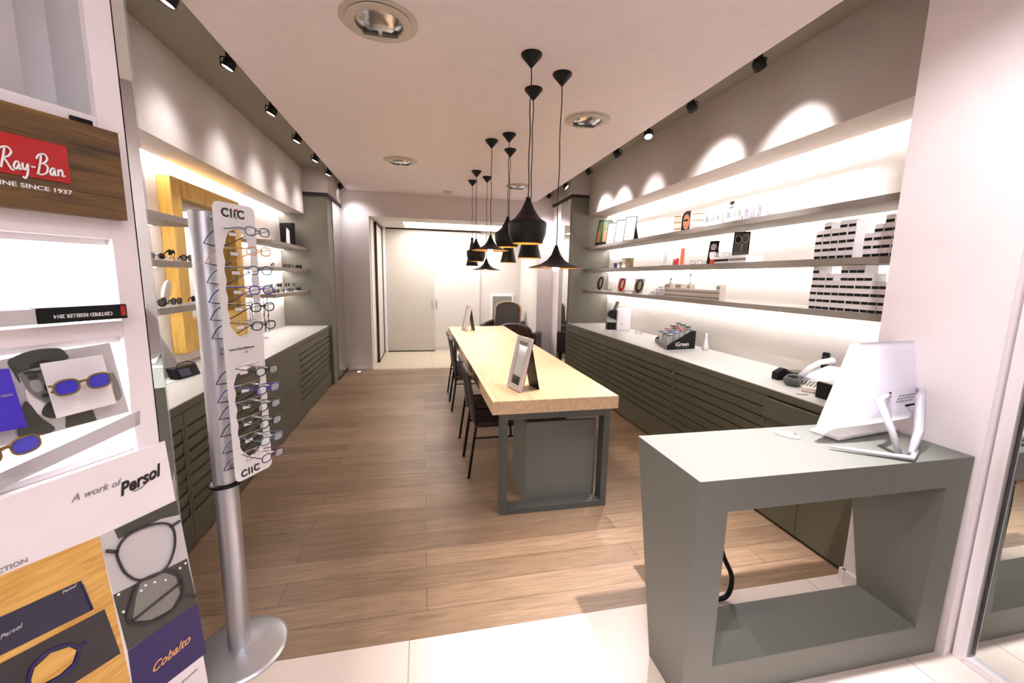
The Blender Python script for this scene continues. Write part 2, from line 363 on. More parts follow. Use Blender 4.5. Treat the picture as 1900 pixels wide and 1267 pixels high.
# counters
def counter(name, x0, x1, y0, y1, z, label):
    t = thing(name, ((x0+x1)/2, (y0+y1)/2, z-.05), label, 'countertop')
    MB().box((x0, y0, z-.006), (x1, y1, z)).build('top_surface', 'top', t)
    xf = x1 if abs(x1) < abs(x0) else x0
    MB().box((x0+.001, y0+.001, z-.052), (x1-.001, y1-.001, z-.006)).build('apron', 'cab', t)
counter('countertop', -1.88, -1.31, 1.25, 6.29, .862, 'long pale countertop along the left wall carrying leaflets and cases')
counter('countertop', 2.245, 2.9, 1.66, 6.29, .888, 'long pale countertop along the right wall carrying the coffee machine')
def cabinet(x_front, depth, y0, y1, ztop, label, kind, group=None, z1st=.71):
    s = 1 if depth > 0 else -1          # the body runs away from the aisle
    t = thing('base_cabinet', (x_front+depth/2, (y0+y1)/2, 0), label, 'cabinet', group)
    MB().box((x_front+s*.02, y0+.002, .0), (x_front+depth, y1-.002, ztop)).build('body', 'cabd', t)
    def slab(a, b, z0, z1, mb): mb.box((x_front, a, z0), (x_front+s*.02, b, z1))
    if kind == 'slats':
        zs = [ztop]+[z1st-.0725*i for i in range(8)]+[.02]
        fr = MB(); slab(y0+.002, y1-.002, zs[1]+.012, ztop-.004, fr)
        slab(y0+.002, y0+.022, zs[8], zs[1]+.012, fr); slab(y1-.022, y1-.002, zs[8], zs[1]+.012, fr)
        slab(y0+.002, y1-.002, .02, zs[8], fr); fr.build('door_frame', 'cab', t)
        sl = MB()
        for i in range(1, 8): sl.prism([(x_front+s*.006, y0+.022, zs[i+1]+.012), (x_front, y0+.022, zs[i]), (x_front+s*.02, y0+.022, zs[i]), (x_front+s*.02, y0+.022, zs[i+1]+.012)], (0, y1-y0-.044, 0))
        sl.build('slatted_front', 'cab', t)
    elif kind == 'two_drawers':
        for z0, z1 in ((.02, .405), (.41, ztop-.004)): mb = MB(); slab(y0+.002, y1-.002, z0, z1, mb); mb.build('drawer_front', 'cab', t, bevel=.002)
    elif kind == 'doors':
        n = 2
        for i in range(n):
            a = y0+(y1-y0)*i/n; b = y0+(y1-y0)*(i+1)/n
            mb = MB(); slab(a+.002, b-.002, .02, ztop-.004-.14, mb); mb.build('door', 'cab', t, bevel=.002)
        mb = MB().box((x_front-s*.03, y0+.24, ztop-.135), (x_front+s*.01, y1-.004, ztop-.012)); mb.build('drawer_front', 'cab', t, bevel=.002)
        mb = MB(); slab(y0+.004, y0+.235, ztop-.135, ztop-.012, mb); mb.build('drawer_front', 'cab', t, bevel=.002)
    return t
cabinet(-1.31, -.55, 1.3, 2.55, .81, 'slatted grey base cabinet under the left counter, partly behind the display stand', 'slats')
cabinet(-1.31, -.55, 2.55, 3.80, .81, 'slatted grey base cabinet beside the glasses stand pole, left counter', 'slats')
cabinet(-1.31, -.55, 3.80, 4.765, .81, 'plain grey base cabinet with two deep drawers, left counter', 'two_drawers')
cabinet(-1.31, -.55, 4.765, 6.3, .81, 'slatted grey base cabinet beside the left tall cabinet', 'slats')
cabinet(2.25, .62, 1.66, 2.30, .836, 'plain grey cabinet with open top drawer behind the reception desk', 'doors')
cabinet(2.25, .62, 2.30, 3.37, .836, 'slatted grey cabinet nearest the reception desk, right counter', 'slats', z1st=.744)
cabinet(2.25, .62, 3.37, 4.85, .836, 'slatted grey cabinet in the middle of the right counter', 'slats', z1st=.744)
cabinet(2.25, .62, 4.85, 6.3, .836, 'slatted grey cabinet beside the right tall cabinet', 'slats', z1st=.744)

# shelves
def shelf(x0, x1, y0, y1, z, label, group=None, th=.04):
    t = thing('wall_shelf', ((x0+x1)/2, (y0+y1)/2, z-th), label, 'shelf', group)
    MB().box((x0, y0, z-th), (x1, y1, z)).build('board', 'shelf', t)
    xb, xa = (x0, x0+.02) if abs(x0) > abs(x1) else (x1-.02, x1)
    s = 1 if x0 > 0 else -1
    xw = x1-.045 if x0 > 0 else x0+.030
    MB().box((xw, y0+.03, z-th-.0008), (xw+.014, y1-.03, z-th+.002)).build('light_strip', 'led2', t)
for z, nm in ((2.075, 'upper'), (1.74, 'middle'), (1.415, 'lower')):
    shelf(2.5, 2.9, 1.63, 6.3, z, nm+' long grey shelf on the right wall')
for z, nm in ((1.93, 'upper'), (1.645, 'middle'), (1.355, 'lower')):
    shelf(-1.88, -1.55, 1.5, 3.47, z, nm+' grey shelf on the left wall in front of the gilded mirror')
    shelf(-1.88, -1.55, 4.93, 6.3, z, nm+' short grey shelf on the left wall beyond the gilded mirror')

# ceiling fixtures
for i, (x, y, r, nm) in enumerate(((-.21, 2.52, .20, 'nearest large round ceiling vent, above the left aisle'), (1.36, 3.53, .19, 'round ceiling vent beside the nearest pendant lamps'),
                                   (-.24, 5.27, .19, 'round ceiling vent above the middle of the left aisle'), (1.36, 6.19, .18, 'farthest round ceiling vent, behind the pendant cords'))):
    t = thing('ceiling_vent', (x, y, 2.9), nm, 'air vent', 'round ceiling vents')
    MB().lathe([(r*.80, -.001), (r, -.004), (r*1.0, -.001), (r*.99, 0)], (x, y, 2.899), 40).build('rim', 'vent', t)
    MB().lathe([(r*.80, -.002), (r*.66, .0), (r*.60, -.012), (r*.64, -.02), (r*.83, -.006)], (x, y, 2.899), 40).build('outer_cone', 'vent', t)
    MB().lathe([(0, -.022), (r*.36, -.026), (r*.40, -.02), (r*.60, -.008), (r*.62, -.002)], (x, y, 2.896), 40).build('inner_cone', 'chrome', t)
    MB().box((x-.09, y+.055, 2.868), (x-.01, y+.085, 2.888)).box((x+.01, y+.055, 2.868), (x+.09, y+.085, 2.888)).build('screw_tab', 'steel', t)
tag(MB().lathe([(0, -.03), (.05, -.03), (.07, -.018), (.07, 0), (0, 0)], (.39, 6.9, 2.9), 24).build('smoke_detector', 'vent', origin=(.39, 6.9, 2.9)), 'small round smoke detector on the ceiling near the back wall', 'smoke detector')

# track spotlights along the two ceiling edges
def spotlight(x, y, z, tgt, label, group, power, ang=38, r=.045):
    t = thing('spotlight', (x, y, z+.10), label, 'spotlight', group)
    d = (Vector(tgt)-Vector((x, y, z))).normalized(); q = d.to_track_quat('-Z', 'Y').to_matrix().to_4x4()
    mb = MB().lathe([(0, .05), (.022, .05), (.036, .035), (.038, -.012), (.034, -.012), (.030, 0)], (0, 0, 0), 20); mb.xf(T((x, y, z)) @ q); mb.build('lamp_head', 'black', t)
    mb = MB().lathe([(0, -.006), (.032, -.008)], (0, 0, 0), 20); mb.xf(T((x, y, z)) @ q); mb.build('lens', glow('spot_glow', (255, 248, 252), 12), t)
    MB().tube([(x-.04, y, z), (x-.042, y, z+.055), (x+.042, y, z+.055), (x+.04, y, z)], .005, 6).tube([(x, y, z+.055), (x, y, z+.10)], .012, 8).build('bracket', 'black', t)
    spot('spotlight_beam', Vector((x, y, z))+d*.045, tgt, power, ang, 1.0, r=r)
LW = ['nearest', 'second', 'third', 'fourth', 'fifth', 'sixth', 'farthest']
for i, y in enumerate((2.55, 3.2, 3.98, 4.7, 5.42, 6.1, 6.95)):
    tx = (-1.62, y-.05, 2.0) if i < 6 else (-.6, 7.9, 1.3)
    spotlight(-1.195, y, 2.87, tx, LW[i]+' black spotlight along the left ceiling edge', 'spotlights along the left ceiling edge', 10 if i < 6 else 9, 84, r=.09 if i < 6 else .045)
LR = ['nearest', 'second', 'third', 'fourth', 'fifth', 'farthest']
for i, y in enumerate((2.40, 3.06, 3.70, 4.32, 5.1, 5.95)):
    if i == 2: tgt = (1.75, y-1.2, .6)
    else: tgt = (2.52, (2.6, 3.38, 0, 4.45, 5.18, 5.68)[i], 2.42)
    spotlight(2.02, y, 2.88, tgt, LR[i]+' black spotlight along the right ceiling edge', 'spotlights along the right ceiling edge', (48, 48, 60, 16, 40, 40)[i], 66 if i != 2 else 60)
spotlight(1.99, 6.72, 2.88, (2.12, 7.25, 1.9), 'small spotlight above the mirror of the right tall cabinet', 'spotlights along the right ceiling edge', 26, 90)
# small uplight in the floor by the left mirror
o = MB().lathe([(.03, 0), (.034, .003), (.026, .004)], (-1.05, 7.1, 0), 20); o.m(1).lathe([(0, .003), (.026, .004)], (-1.05, 7.1, 0), 20)
tag(o.build('floor_light', ['chrome', glow('floor_spot_glow', (255, 245, 225), 8)], origin=(-1.05, 7.1, 0)), 'tiny round light set in the floor by the left mirror', 'light')
M['shell'] = mat('monitor_shell', (216, 212, 224), .35)
# ================================================================ TABLE
t = thing('long_table', (.86, 4.6, 0), 'long light oak table on a dark steel frame, centre of the shop', 'table')
MB().prism([(.423, 2.53, .71), (1.30, 2.55, .71), (1.288, 6.70, .71), (.378, 6.60, .71)], (0, 0, .09)).build('tabletop', 'tabletop', t, bevel=.003)
def leg_frame(x0, x1, y, w=.045, d=.09, zt=.71):
    return MB().box((x0, y, 0), (x0+w, y+d, zt)).box((x1-w, y, 0), (x1, y+d, zt)).box((x0+w, y, 0), (x1-w, y+d, .045)).box((x0+w, y, zt-.045), (x1-w, y+d, zt))
leg_frame(.485, 1.245, 2.55).build('leg_frame', 'steel', t, bevel=.002)
leg_frame(.45, 1.21, 6.35).build('leg_frame', 'steel', t, bevel=.002)
t = thing('storage_box', (.95, 2.95, 0), 'grey box cabinet standing under the near end of the oak table', 'cabinet')
MB().box((.685, 2.67, 0), (1.20, 3.09, .60)).build('body', 'grey', t, bevel=.002)
MB().box((.70, 2.69, .60), (.95, 3.07, .605)).build('inside_lid', 'cab', t)
MB().box((.98, 2.69, .60), (1.19, 3.07, .615)).build('lid', 'lgrey', t)
mb = MB()
for k in range(9): mb.ball((.86+.022*(k % 4), 2.72+.03*(k//4), .625+.006*(k % 3)), .022, 10, (1, 1, .8))
tag(mb.build('rolled_cloth', 'cream', origin=(.89, 2.75, .605)), 'crumpled cream cloth lying on the grey box under the table', 'cloth')

# counter mirrors on the table: a beaded frame leaning back on a black easel
def table_mirror(p0, p1, foot, h, label, group):
    """p0,p1 bottom corners of the face, foot = where the easel touches"""
    t = thing('table_mirror', ((p0.x+p1.x)/2, (p0.y+p1.y)/2, .8), label, 'mirror', group)
    u = (p1-p0); w = u.length; u.normalize(); n = Vector((-u.y, u.x, 0))     # n points behind the face
    if n.dot(foot-p0) < 0: n = -n
    lean = math.radians(13); up = Vector((0, 0, math.cos(lean)))+n*math.sin(lean)
    nb = n*math.cos(lean)-Vector((0, 0, math.sin(lean)))
    P = lambda a, b, c: p0+Vector((0, 0, .007))+u*a+up*b+nb*c
    def slab(a0, a1, b0, b1, c0, c1, mb):
        return mb.prism([P(a0, b0, c0), P(a1, b0, c0), P(a1, b1, c0), P(a0, b1, c0)], nb*(c1-c0))
    mb = MB(); f = .035
    slab(0, w, 0, f, 0, .022, mb); slab(0, w, h-f, h, 0, .022, mb); slab(0, f, f, h-f, 0, .022, mb); slab(w-f, w, f, h-f, 0, .022, mb)
    mb.build('frame', 'silver', t, bevel=.002)
    slab(f, w-f, f, h-f, .008, .012, MB()).build('glass', 'mirror', t)
    slab(.005, w-.005, .005, h-.005, .022, .028, MB()).build('backing', 'blackp', t)
    a = P(.03, h*.86, .03); b = P(w-.03, h*.86, .03); f0 = foot-u*(w/2-.03); f1 = foot+u*(w/2-.03)
    MB().prism([a, b, f1, f0], nb*.006).build('easel', 'blackp', t)
    return t
z8 = Vector((0, 0, .8))
def g8(x, y): return Vector((x, y, .8))
table_mirror(g8(.585, 2.90), g8(.635, 2.70), g8(.775, 2.84), .375, 'silver framed mirror on a black easel, nearer on the oak table', 'framed mirrors on the oak table')
table_mirror(g8(.545, 6.22), g8(.59, 6.02), g8(.72, 6.16), .375, 'silver framed mirror on a black easel at the far table end', 'framed mirrors on the oak table')

# ================================================================ CHAIRS (facing +x, origin on the floor between the rear legs)
def make_chair(loc, label, group):
    t = thing('side_chair', loc, label, 'chair', group)
    sz = .445; x0, x1, hw = 0, .46, .205
    def L(p): return Vector(p)+Vector(loc)
    for s in (-1, 1):
        MB().tube([L((-.03, s*hw, 0)), L((.03, s*hw*.98, sz)), L((.012, s*hw*.96, .62))], .011, 8).build('leg', 'black', t)
        MB().tube([L((x1+.03, s*hw, 0)), L((x1-.01, s*hw, sz-.01))], .011, 8).build('leg', 'black', t)
        MB().tube([L((.01, s*hw, .33)), L((x1, s*hw, .33))], .008, 6).build('stretcher', 'black', t)
    mb = MB(); nx, ny = 8, 8; vs = []; fs = []
    for i in range(nx+1):
        for j in range(ny+1):
            a = i/nx; b = j/ny*2-1
            vs.append(L((x0+.02+a*(x1-x0), b*hw*(1.04-.04*a), sz+.006*math.cos(b*3)-.012*math.sin(a*PI)*(1-b*b))))
    for i in range(nx):
        for j in range(ny): k = i*(ny+1)+j; fs.append((k, k+1, k+ny+2, k+ny+1))
    o0 = len(vs); vs += [v-Vector((0, 0, .022)) for v in vs]; fs2 = [tuple(q+o0 for q in f)[::-1] for f in fs]
    rim = [i*(ny+1) for i in range(nx+1)]+[nx*(ny+1)+j for j in range(1, ny+1)]+[i*(ny+1)+ny for i in range(nx-1, -1, -1)]+[j for j in range(ny-1, 0, -1)]
    side = [(rim[k], rim[k]+o0, rim[(k+1) % len(rim)]+o0, rim[(k+1) % len(rim)]) for k in range(len(rim))]
    mb.add(vs, fs+fs2+side, True); mb.build('seat', 'chairm', t)
    # sling back: leather panel from seat to a rolled top rail
    vs = []; fs = []; n1, n2 = 10, 6
    for i in range(n1+1):
        a = i/n1; z = sz-.01+a*.385; xo = .025-.055*a**1.3
        for j in range(n2+1):
            b = j/n2*2-1; vs.append(L((xo-.018*(1-b*b)*(1-.3*a), b*(hw-.012*a), z)))
    for i in range(n1):
        for j in range(n2): k = i*(n2+1)+j; fs.append((k, k+1, k+n2+2, k+n2+1))
    o0 = len(vs); vs += [v+Vector((.012, 0, 0)) for v in vs]; fs += [tuple(q+o0 for q in f)[::-1] for f in fs]
    for i in range(n1):
        for j in (0, n2): k = i*(n2+1)+j; fs.append((k, k+n2+1, k+n2+1+o0, k+o0))
    MB().add(vs, fs, True).build('backrest', 'chairm', t)
    MB().tube([L((-.028+.012*math.sin(PI*k/8)*-1, -hw+2*hw*k/8, .835+.008*math.sin(PI*k/8))) for k in range(9)], .019, 10).build('top_rail', 'chairm', t)
    return t
G = 'dark leather chairs along the left side of the table'
ch = make_chair((.365, 3.32, 0), 'dark leather chair tucked in nearest the steel table leg', G)
copy_tree(ch, (.365, 3.755, 0), 'dark leather chair touching the nearest chair on its far side', G)
copy_tree(ch, (.345, 5.02, 0), 'dark leather chair in the far pair, nearer of the two', G)
copy_tree(ch, (.345, 5.455, 0), 'dark leather chair farthest along the left side of table', G)

# armchairs in the far room
def armchair(name, loc, rz, label, m_, high):
    t = thing(name, loc, label, 'armchair', 'leather armchairs in the far room', rz=rz)   # local: faces -Y
    w, d, hb = .72, .66, (.72 if high else .45); bw = .27 if high else .31; za = .70 if high else .66
    MB().box((-w/2+.07, -d/2+.02, .22), (w/2-.07, d/2-.06, .40)).build('seat', m_, t, local=True, bevel=.04)
    out = [(-bw, .38), (bw, .38)]+[(bw*math.cos(PI*k/12), .38+hb-.14+.14*math.sin(PI*k/12)) for k in range(13)]
    mb = MB(); mb.prism([(x, d/2-.10+(z-.38)*.12, z) for x, z in out], (0, .09, 0)); mb.build('backrest', m_, t, local=True, bevel=.025)
    if high: MB().tube([(x*1.02, d/2-.115+(z-.38)*.12, z) for x, z in out[1:]]+[(-bw, d/2-.115, .38)], .008, 6).build('nail_trim', 'gilt', t, local=True)
    for s in (-1, 1):
        MB().prism([(s*(w/2-.07), -d/2+.02, .24), (s*(w/2-.07), d/2-.02, .24), (s*(w/2-.07), d/2-.02, za+.02), (s*(w/2-.07), 0, za), (s*(w/2-.07), -d/2, za-.03)], (s*.09, 0, 0)).build('armrest', m_, t, local=True, bevel=.035)
        for yy in (-d/2+.06, d/2-.08): MB().tube([(s*(w/2-.06), yy, 0), (s*(w/2-.05), yy, .12), (s*(w/2-.06), yy, .24)], [.014, .022, .028], 8).build('leg', 'chairm', t, local=True)
    return t
armchair('armchair', (1.56, 8.2, 0), math.radians(-30), 'olive brown high-backed armchair facing out of the far room', 'leather2', True)
armchair('armchair', (1.62, 7.12, 0), math.radians(155), 'brown low-backed leather armchair just beyond the table end', 'leather', False)

# ================================================================ PENDANT LAMPS
FAT = [(.012, .285), (.018, .262), (.034, .225), (.058, .185), (.088, .15), (.118, .132), (.122, .118), (.118, .06), (.098, .005), (.092, 0)]
FLAT = [(.010, .155), (.018, .13), (.034, .09), (.062, .055), (.105, .028), (.155, .013), (.186, .006), (.188, 0)]
TALL = [(.016, .39), (.020, .375), (.016, .345), (.030, .29), (.045, .20), (.066, .09), (.088, 0)]
def pendant(x, y, zb, prof, label, kind, sc=1.0):
    t = thing('pendant_lamp', (x, y, zb), label, 'pendant lamp', 'black pendant lamps over the table')
    pr = [(r*sc, z*sc) for r, z in prof]; zt = pr[0][1]
    MB().lathe([(0, zt+.004)]+pr, (x, y, zb), 40).build('shade', 'black', t)
    MB().lathe([(max(r-.004, .002), z+.0005) for r, z in pr[::-1]], (x, y, zb), 40).build('brass_lining', 'gold', t)
    zbulb = zb+(.006 if kind == 'flat' else min(.05, zt*.22)); rb = .026
    MB().ball((x, y, zbulb), rb, 14).build('bulb', 'bulb', MB().cyl((x, y, zbulb+rb*.8), .014, max(.02, zt*.3), 12).build('socket', 'black', t))
    MB().lathe([(0, 0), (.004, .002), (.062, .068), (.064, .078), (0, .078)], (x, y, 2.822), 28).build('canopy', 'black', t)
    n = 12; MB().tube([(x+.003*math.sin(k*1.3), y, zb+zt+(2.825-zb-zt)*k/n) for k in range(n+1)], .0035, 6).build('cord', 'black', t)
    l = bpy.data.lights.new('pendant_bulb_light', 'SPOT'); l.energy = 6; l.color = (1, .82, .62); l.spot_size = math.radians(120); l.spot_blend = .6; l.shadow_soft_size = .03
    lo = bpy.data.objects.new('pendant_bulb_light', l); lo.location = (x, y, zbulb-rb-.004); COL.objects.link(lo)
pendant(.650, 2.645, 1.797, FAT, 'largest pot-bellied black pendant, nearest in the row of lamps', 'pot')
pendant(.905, 2.83, 1.652, FLAT, 'wide flat black cone pendant, nearest the right wall', 'flat')
pendant(.780, 3.09, 1.728, TALL, 'tall black pendant behind the nearest pot-bellied lamp', 'tall')
pendant(.800, 4.05, 1.872, FAT, 'pot-bellied black pendant half hidden behind the largest one', 'pot')
pendant(.670, 4.27, 1.848, FLAT, 'flat black cone pendant in the middle cluster, left side', 'flat')
pendant(.905, 4.51, 1.742, TALL, 'slim conical black pendant left of the largest pot-bellied lamp', 'tall')
pendant(.675, 5.50, 1.782, FAT, 'small-looking pot-bellied pendant in the farthest cluster', 'pot')
pendant(.850, 5.77, 1.680, FLAT, 'flat black cone pendant hanging lowest in the farthest cluster', 'flat')
pendant(.685, 6.04, 1.738, TALL, 'slim bottle-shaped pendant, leftmost in the farthest cluster', 'tall')

# ================================================================ RECEPTION DESK
t = thing('reception_desk', (1.55, 1.4, 0), 'grey sculpted reception desk with a slanted open frame front', 'desk')
yb = lambda z: 1.40+.21*z/.9
def dpt(x, z, back): return (x, yb(z) if back else 1.18, z)
out = [(.925, 0), (2.165, 0), (2.183, .9), (.923, .9)]; inn = [(1.046, .15), (2.035, .145), (2.062, .777), (1.046, .776)]
mb = MB(); vs = []
for bk in (0, 1):
    for x, z in out+inn: vs.append(dpt(x, z, bk))
fs = []
for i in range(4):
    j = (i+1) % 4
    fs += [(i, j, 4+j, 4+i), (8+j, 8+i, 12+i, 12+j), (j, i, 8+i, 8+j), (4+i, 4+j, 12+j, 12+i)]
mb.add(vs, fs); mb.build('desk_frame', 'grey', t, bevel=.0015)
MB().box((1.93, 1.30, .765), (1.97, 1.33, .777)).build('cable_grommet', 'frame', t)

# all-in-one computer seen from behind
A = Vector((1.69, 1.50, .935)); Bc = Vector((2.31, 1.47, .955))
t = thing('computer_monitor', (1.95, 1.42, .9), 'white all-in-one computer seen from behind on the reception desk', 'computer')
u = (on(1765, 628, 'y', 1.47)-on(1585, 634, 'y', 1.47)); tl = on(1586, 636, 'y', 1.50); tr = on(1764, 628, 'y', 1.50)
bl = on(1512, 800, 'y', 1.40); brr = on(1700, 775, 'y', 1.40)
tl = Vector((1.87, 1.47, 1.335)); 
def quad_grid(p00, p10, p11, p01, bulge, n, nrm):
    vs = []
    for j in range(n+1):
        for i in range(n+1):
            a, b = i/n, j/n; p = (p00*(1-a)+p10*a)*(1-b)+(p01*(1-a)+p11*a)*b
            vs.append(p+nrm*bulge*math.sin(PI*a)**.5*math.sin(PI*min(1, b*1.0))**.5)
    return vs, [(j*(n+1)+i, j*(n+1)+i+1, (j+1)*(n+1)+i+1, (j+1)*(n+1)+i) for j in range(n) for i in range(n)]
# the back faces the camera: bottom edge on the desk, leaning towards the far side
p00, p10 = on(1520, 797, 'y', 1.40), on(1700, 772, 'y', 1.42)
p01, p11 = on(1586, 637, 'y', 1.50), on(1766, 630, 'y', 1.52)
nrm = (p10-p00).cross(p01-p00).normalized()
if nrm.y > 0: nrm = -nrm
vs = []; NB = 16
for j_ in range(NB+1):
    for i_ in range(NB+1):
        a_, b_ = i_/NB, j_/NB; p_ = (p00*(1-a_)+p10*a_)*(1-b_)+(p01*(1-a_)+p11*a_)*b_
        vs.append(p_+nrm*.050*(1-abs(2*a_-1)**3)*(1 if j_ < NB else .86)*(.55+.45*b_))
fs = [(j_*(NB+1)+i_, j_*(NB+1)+i_+1, (j_+1)*(NB+1)+i_+1, (j_+1)*(NB+1)+i_) for j_ in range(NB) for i_ in range(NB)]
fs += [tuple(range(NB+1)), tuple(NB*(NB+1)+k_ for k_ in range(NB+1))[::-1]]
mb = MB().add(vs, fs, False)
for k_ in range(NB*NB): mb.sm[k_] = True
mb.build('back_shell', M['shell'], t)
MB().prism([p00, p10, p11, p01], -nrm*.022).build('screen_housing', 'frame', t, bevel=.003)
pm_ = (p00+p10+p11+p01)/4
MB().prism([q_*.95+pm_*.05-nrm*.022 for q_ in (p00, p10, p11, p01)], -nrm*.002).build('screen', 'blackp', t)
# slots printed on the back, hinge legs and the flat foot
def onback(a, b, k=.03): return (p00*(1-a)+p10*a)*(1-b)+(p01*(1-a)+p11*a)*b+nrm*(k-.022+.050*(1-abs(2*a-1)**3)*(.55+.45*b))
mb = MB(); uu = (p10-p00).normalized(); vv = (p01-p00).normalized()
for r in range(3):
    for c in range(6): mb.prism([onback(.60+.033*c, .30-.035*r, .0225), onback(.622+.033*c, .30-.035*r, .0225), onback(.622+.033*c, .315-.035*r, .0225), onback(.60+.033*c, .315-.035*r, .0225)], nrm*.001)
mb.build('vent_slots', 'greyp', t)
f0, f1, f2 = on(1540, 828, 'z', .914), on(1692, 850, 'z', .914), on(1700, 836, 'z', .914)
MB().tube([f0, f0*.7+f1*.3, f1, f2], [.005, .009, .013, .010], 8, flat=.8).build('foot_bar', 'silverp', t)
h1, h2 = onback(.50, .33, .02), onback(.80, .37, .02)
k1, k2 = on(1632, 742, 'y', 1.32), on(1708, 735, 'y', 1.33)
MB().tube([h1, h1*.35+k1*.65+Vector((0, -.01, .01)), k1, on(1655, 800, 'y', 1.27), on(1668, 842, 'z', .912)], [.006, .011, .014, .013, .011], 10).build('support_leg', 'silverp', t)
MB().tube([h2, h2*.35+k2*.65+Vector((0, -.01, .01)), k2, on(1705, 800, 'y', 1.28), on(1690, 842, 'z', .912)], [.006, .012, .016, .018, .012], 10).build('support_leg', 'silverp', t)
for h in (h1, h2): MB().box(h-Vector((.004, .004, .014)), h+Vector((.004, .004, .014))).build('hinge', 'dark', t)
MB().tube([onback(.74, .17, .02), onback(.78, .20, .06), onback(.86, .10, .07), onback(.90, .02, .06), (on(1702, 800, 'z', .91))], .005, 8).build('cable', 'blackp', t)
# keyboard lying against the bottom edge
ka, kb, kc = on(1503, 800, 'z', .902), on(1556, 818, 'z', .902), on(1680, 795, 'z', .902)
kv = (kb-ka); 
tag(MB().prism([ka, kb, kb+(kc-kb), ka+(kc-kb)], (0, 0, .014)).build('keyboard', 'white', origin=ka, bevel=.003), 'flat white keyboard under the white computer on the desk', 'keyboard')
mp = on(1460, 808, 'z', .9)
mb = MB().ball((0, 0, 0), 1, 20, (.052, .030, .017)); mb.v = [Vector((v.x, v.y, max(v.z, 0))) for v in mb.v]; mb.xf(T(mp+Vector((0, 0, .001))) @ Rz(math.radians(-62)))
tt = thing('computer_mouse', mp, 'white computer mouse on the reception desk beside the keyboard', 'mouse'); mb.build('shell', 'white', tt)
mb = MB().box((.024, -.003, .013), (.036, .003, .019)); mb.xf(T(mp) @ Rz(math.radians(-62))); mb.build('scroll_wheel', 'steel', tt)

# tall mirror with a white frame at the right edge of the photo
t = thing('wall_mirror', (2.25, .3, 0), 'floor-length mirror in a white frame right of the reception desk', 'mirror')
MB().box((2.25, -1.2, .035), (2.258, 1.125, 2.6)).build('glass', 'mirror', t)
MB().box((2.225, 1.12, .0), (2.262, 1.155, 2.635)).box((2.225, -1.235, 0), (2.262, -1.2, 2.635)).box((2.225, -1.2, 0), (2.262, 1.12, .035)).box((2.225, -1.2, 2.6), (2.262, 1.12, 2.635)).build('frame', 'frame', t, bevel=.003)
MB().box((2.222, 1.108, .02), (2.226, 1.122, 2.61)).build('frame_bead', 'frame', t)
# ================================================================ helpers for upright units standing at an angle (their own local frames)
class Unit:
    """frame of a flat-fronted unit: o = floor point of its right front edge, az = heading of the front line"""
    def __init__(s, o, deg):
        a = math.radians(deg); s.o = Vector(o); s.u = Vector((math.sin(a), math.cos(a), 0)); s.n = Vector((math.cos(a), -math.sin(a), 0)); s.rot = PI/2-a
    def p(s, u, d, z): return s.o+s.u*u-s.n*d+Vector((0, 0, z))          # d = depth behind the front
    def px(s, x, y, d=0):
        r = RT*((x-950)/FPX) - UP*((y-633.5)/FPX) + FW; o = s.o-s.n*d
        return CAM + r*(((o-CAM).dot(s.n))/r.dot(s.n))
    def uz(s, x, y, d=0): q = s.px(x, y, d); return ((q-s.o).dot(s.u), q.z)
    def box(s, mb, u0, u1, d0, d1, z0, z1):
        P = s.p; return mb.prism([P(u0, d0, z0), P(u1, d0, z0), P(u1, d0, z1), P(u0, d0, z1)], -s.n*(d1-d0))
    def sheet(s, mb, pix, d, th=.0015):
        """printed or cut sheet whose outline was measured on the photo, th thick, front at depth d"""
        return mb.prism([s.px(x, y, d) for x, y in pix], -s.n*th)
    def uvs(s, mb, uzs, d, th=.0015): return mb.prism([s.p(u, d, z) for u, z in uzs], -s.n*th)
    def text(s, name, body, size, m_, parent, x, y, d, rotdeg=0, **k):
        q = s.px(x, y, d); M4 = T(q-ROOT[parent.name]) @ Rz(s.rot) @ Ry(math.radians(-rotdeg))
        o = text_mesh(name, body, size, m_, parent, M4, **k); ROOT[o.name] = ROOT[parent.name]; return o
def ell(cx, cz, a, b, n=24, rot=0):
    c, s_ = math.cos(rot), math.sin(rot)
    return [(cx+a*math.cos(2*PI*k/n)*c-b*math.sin(2*PI*k/n)*s_, cz+a*math.cos(2*PI*k/n)*s_+b*math.sin(2*PI*k/n)*c) for k in range(n)]

# ================================================================ DISPLAY UNIT (left foreground)
D = Unit((-.732, 1.30, 0), 28)
t = thing('display_unit', D.p(-.3, .15, 0), 'tall white optician display unit with lit openings, left foreground', 'display stand')
UL, UR = -.75, .0
mb = MB()
zA, zB, zC, zD = 1.98, 1.66, 1.43, 1.10       # opening edges
D.box(mb, UL, UR, 0, .02, 0, 1.10); D.box(mb, -.055, UR, 0, .02, 1.10, 2.88); D.box(mb, UL, -.055, 0, .02, 1.655, 1.94)
D.box(mb, UL, -.055, 0, .02, 1.412, 1.452)
mb.build('front_panel', 'wallw', t, bevel=.002)
mb = MB(); D.uvs(mb, [D.uz(260, 761), D.uz(260, 787), (UL, D.uz(0, 915)[1]-.08), (UL, D.uz(0, 888)[1]-.08)], 0, .02); mb.build('slanted_shelf', 'lgrey', t)
mb = MB(); D.box(mb, UL, -.005, .20, .215, 0, 2.88); D.box(mb, -.02, -.005, .02, .20, 0, 2.88); D.box(mb, UL, -.02, .02, .20, 1.10, 1.115); D.box(mb, UL, -.02, .02, .20, 1.43, 1.452); D.box(mb, UL, -.02, .02, .2, 1.64, 1.655); D.box(mb, UL, -.02, .02, .2, 1.395, 1.412)
mb.build('carcass', 'white', t)
mb = MB(); D.box(mb, UL, -.13, .10, .11, 1.94, 2.88); mb.build('upper_panel', 'lgrey', t)
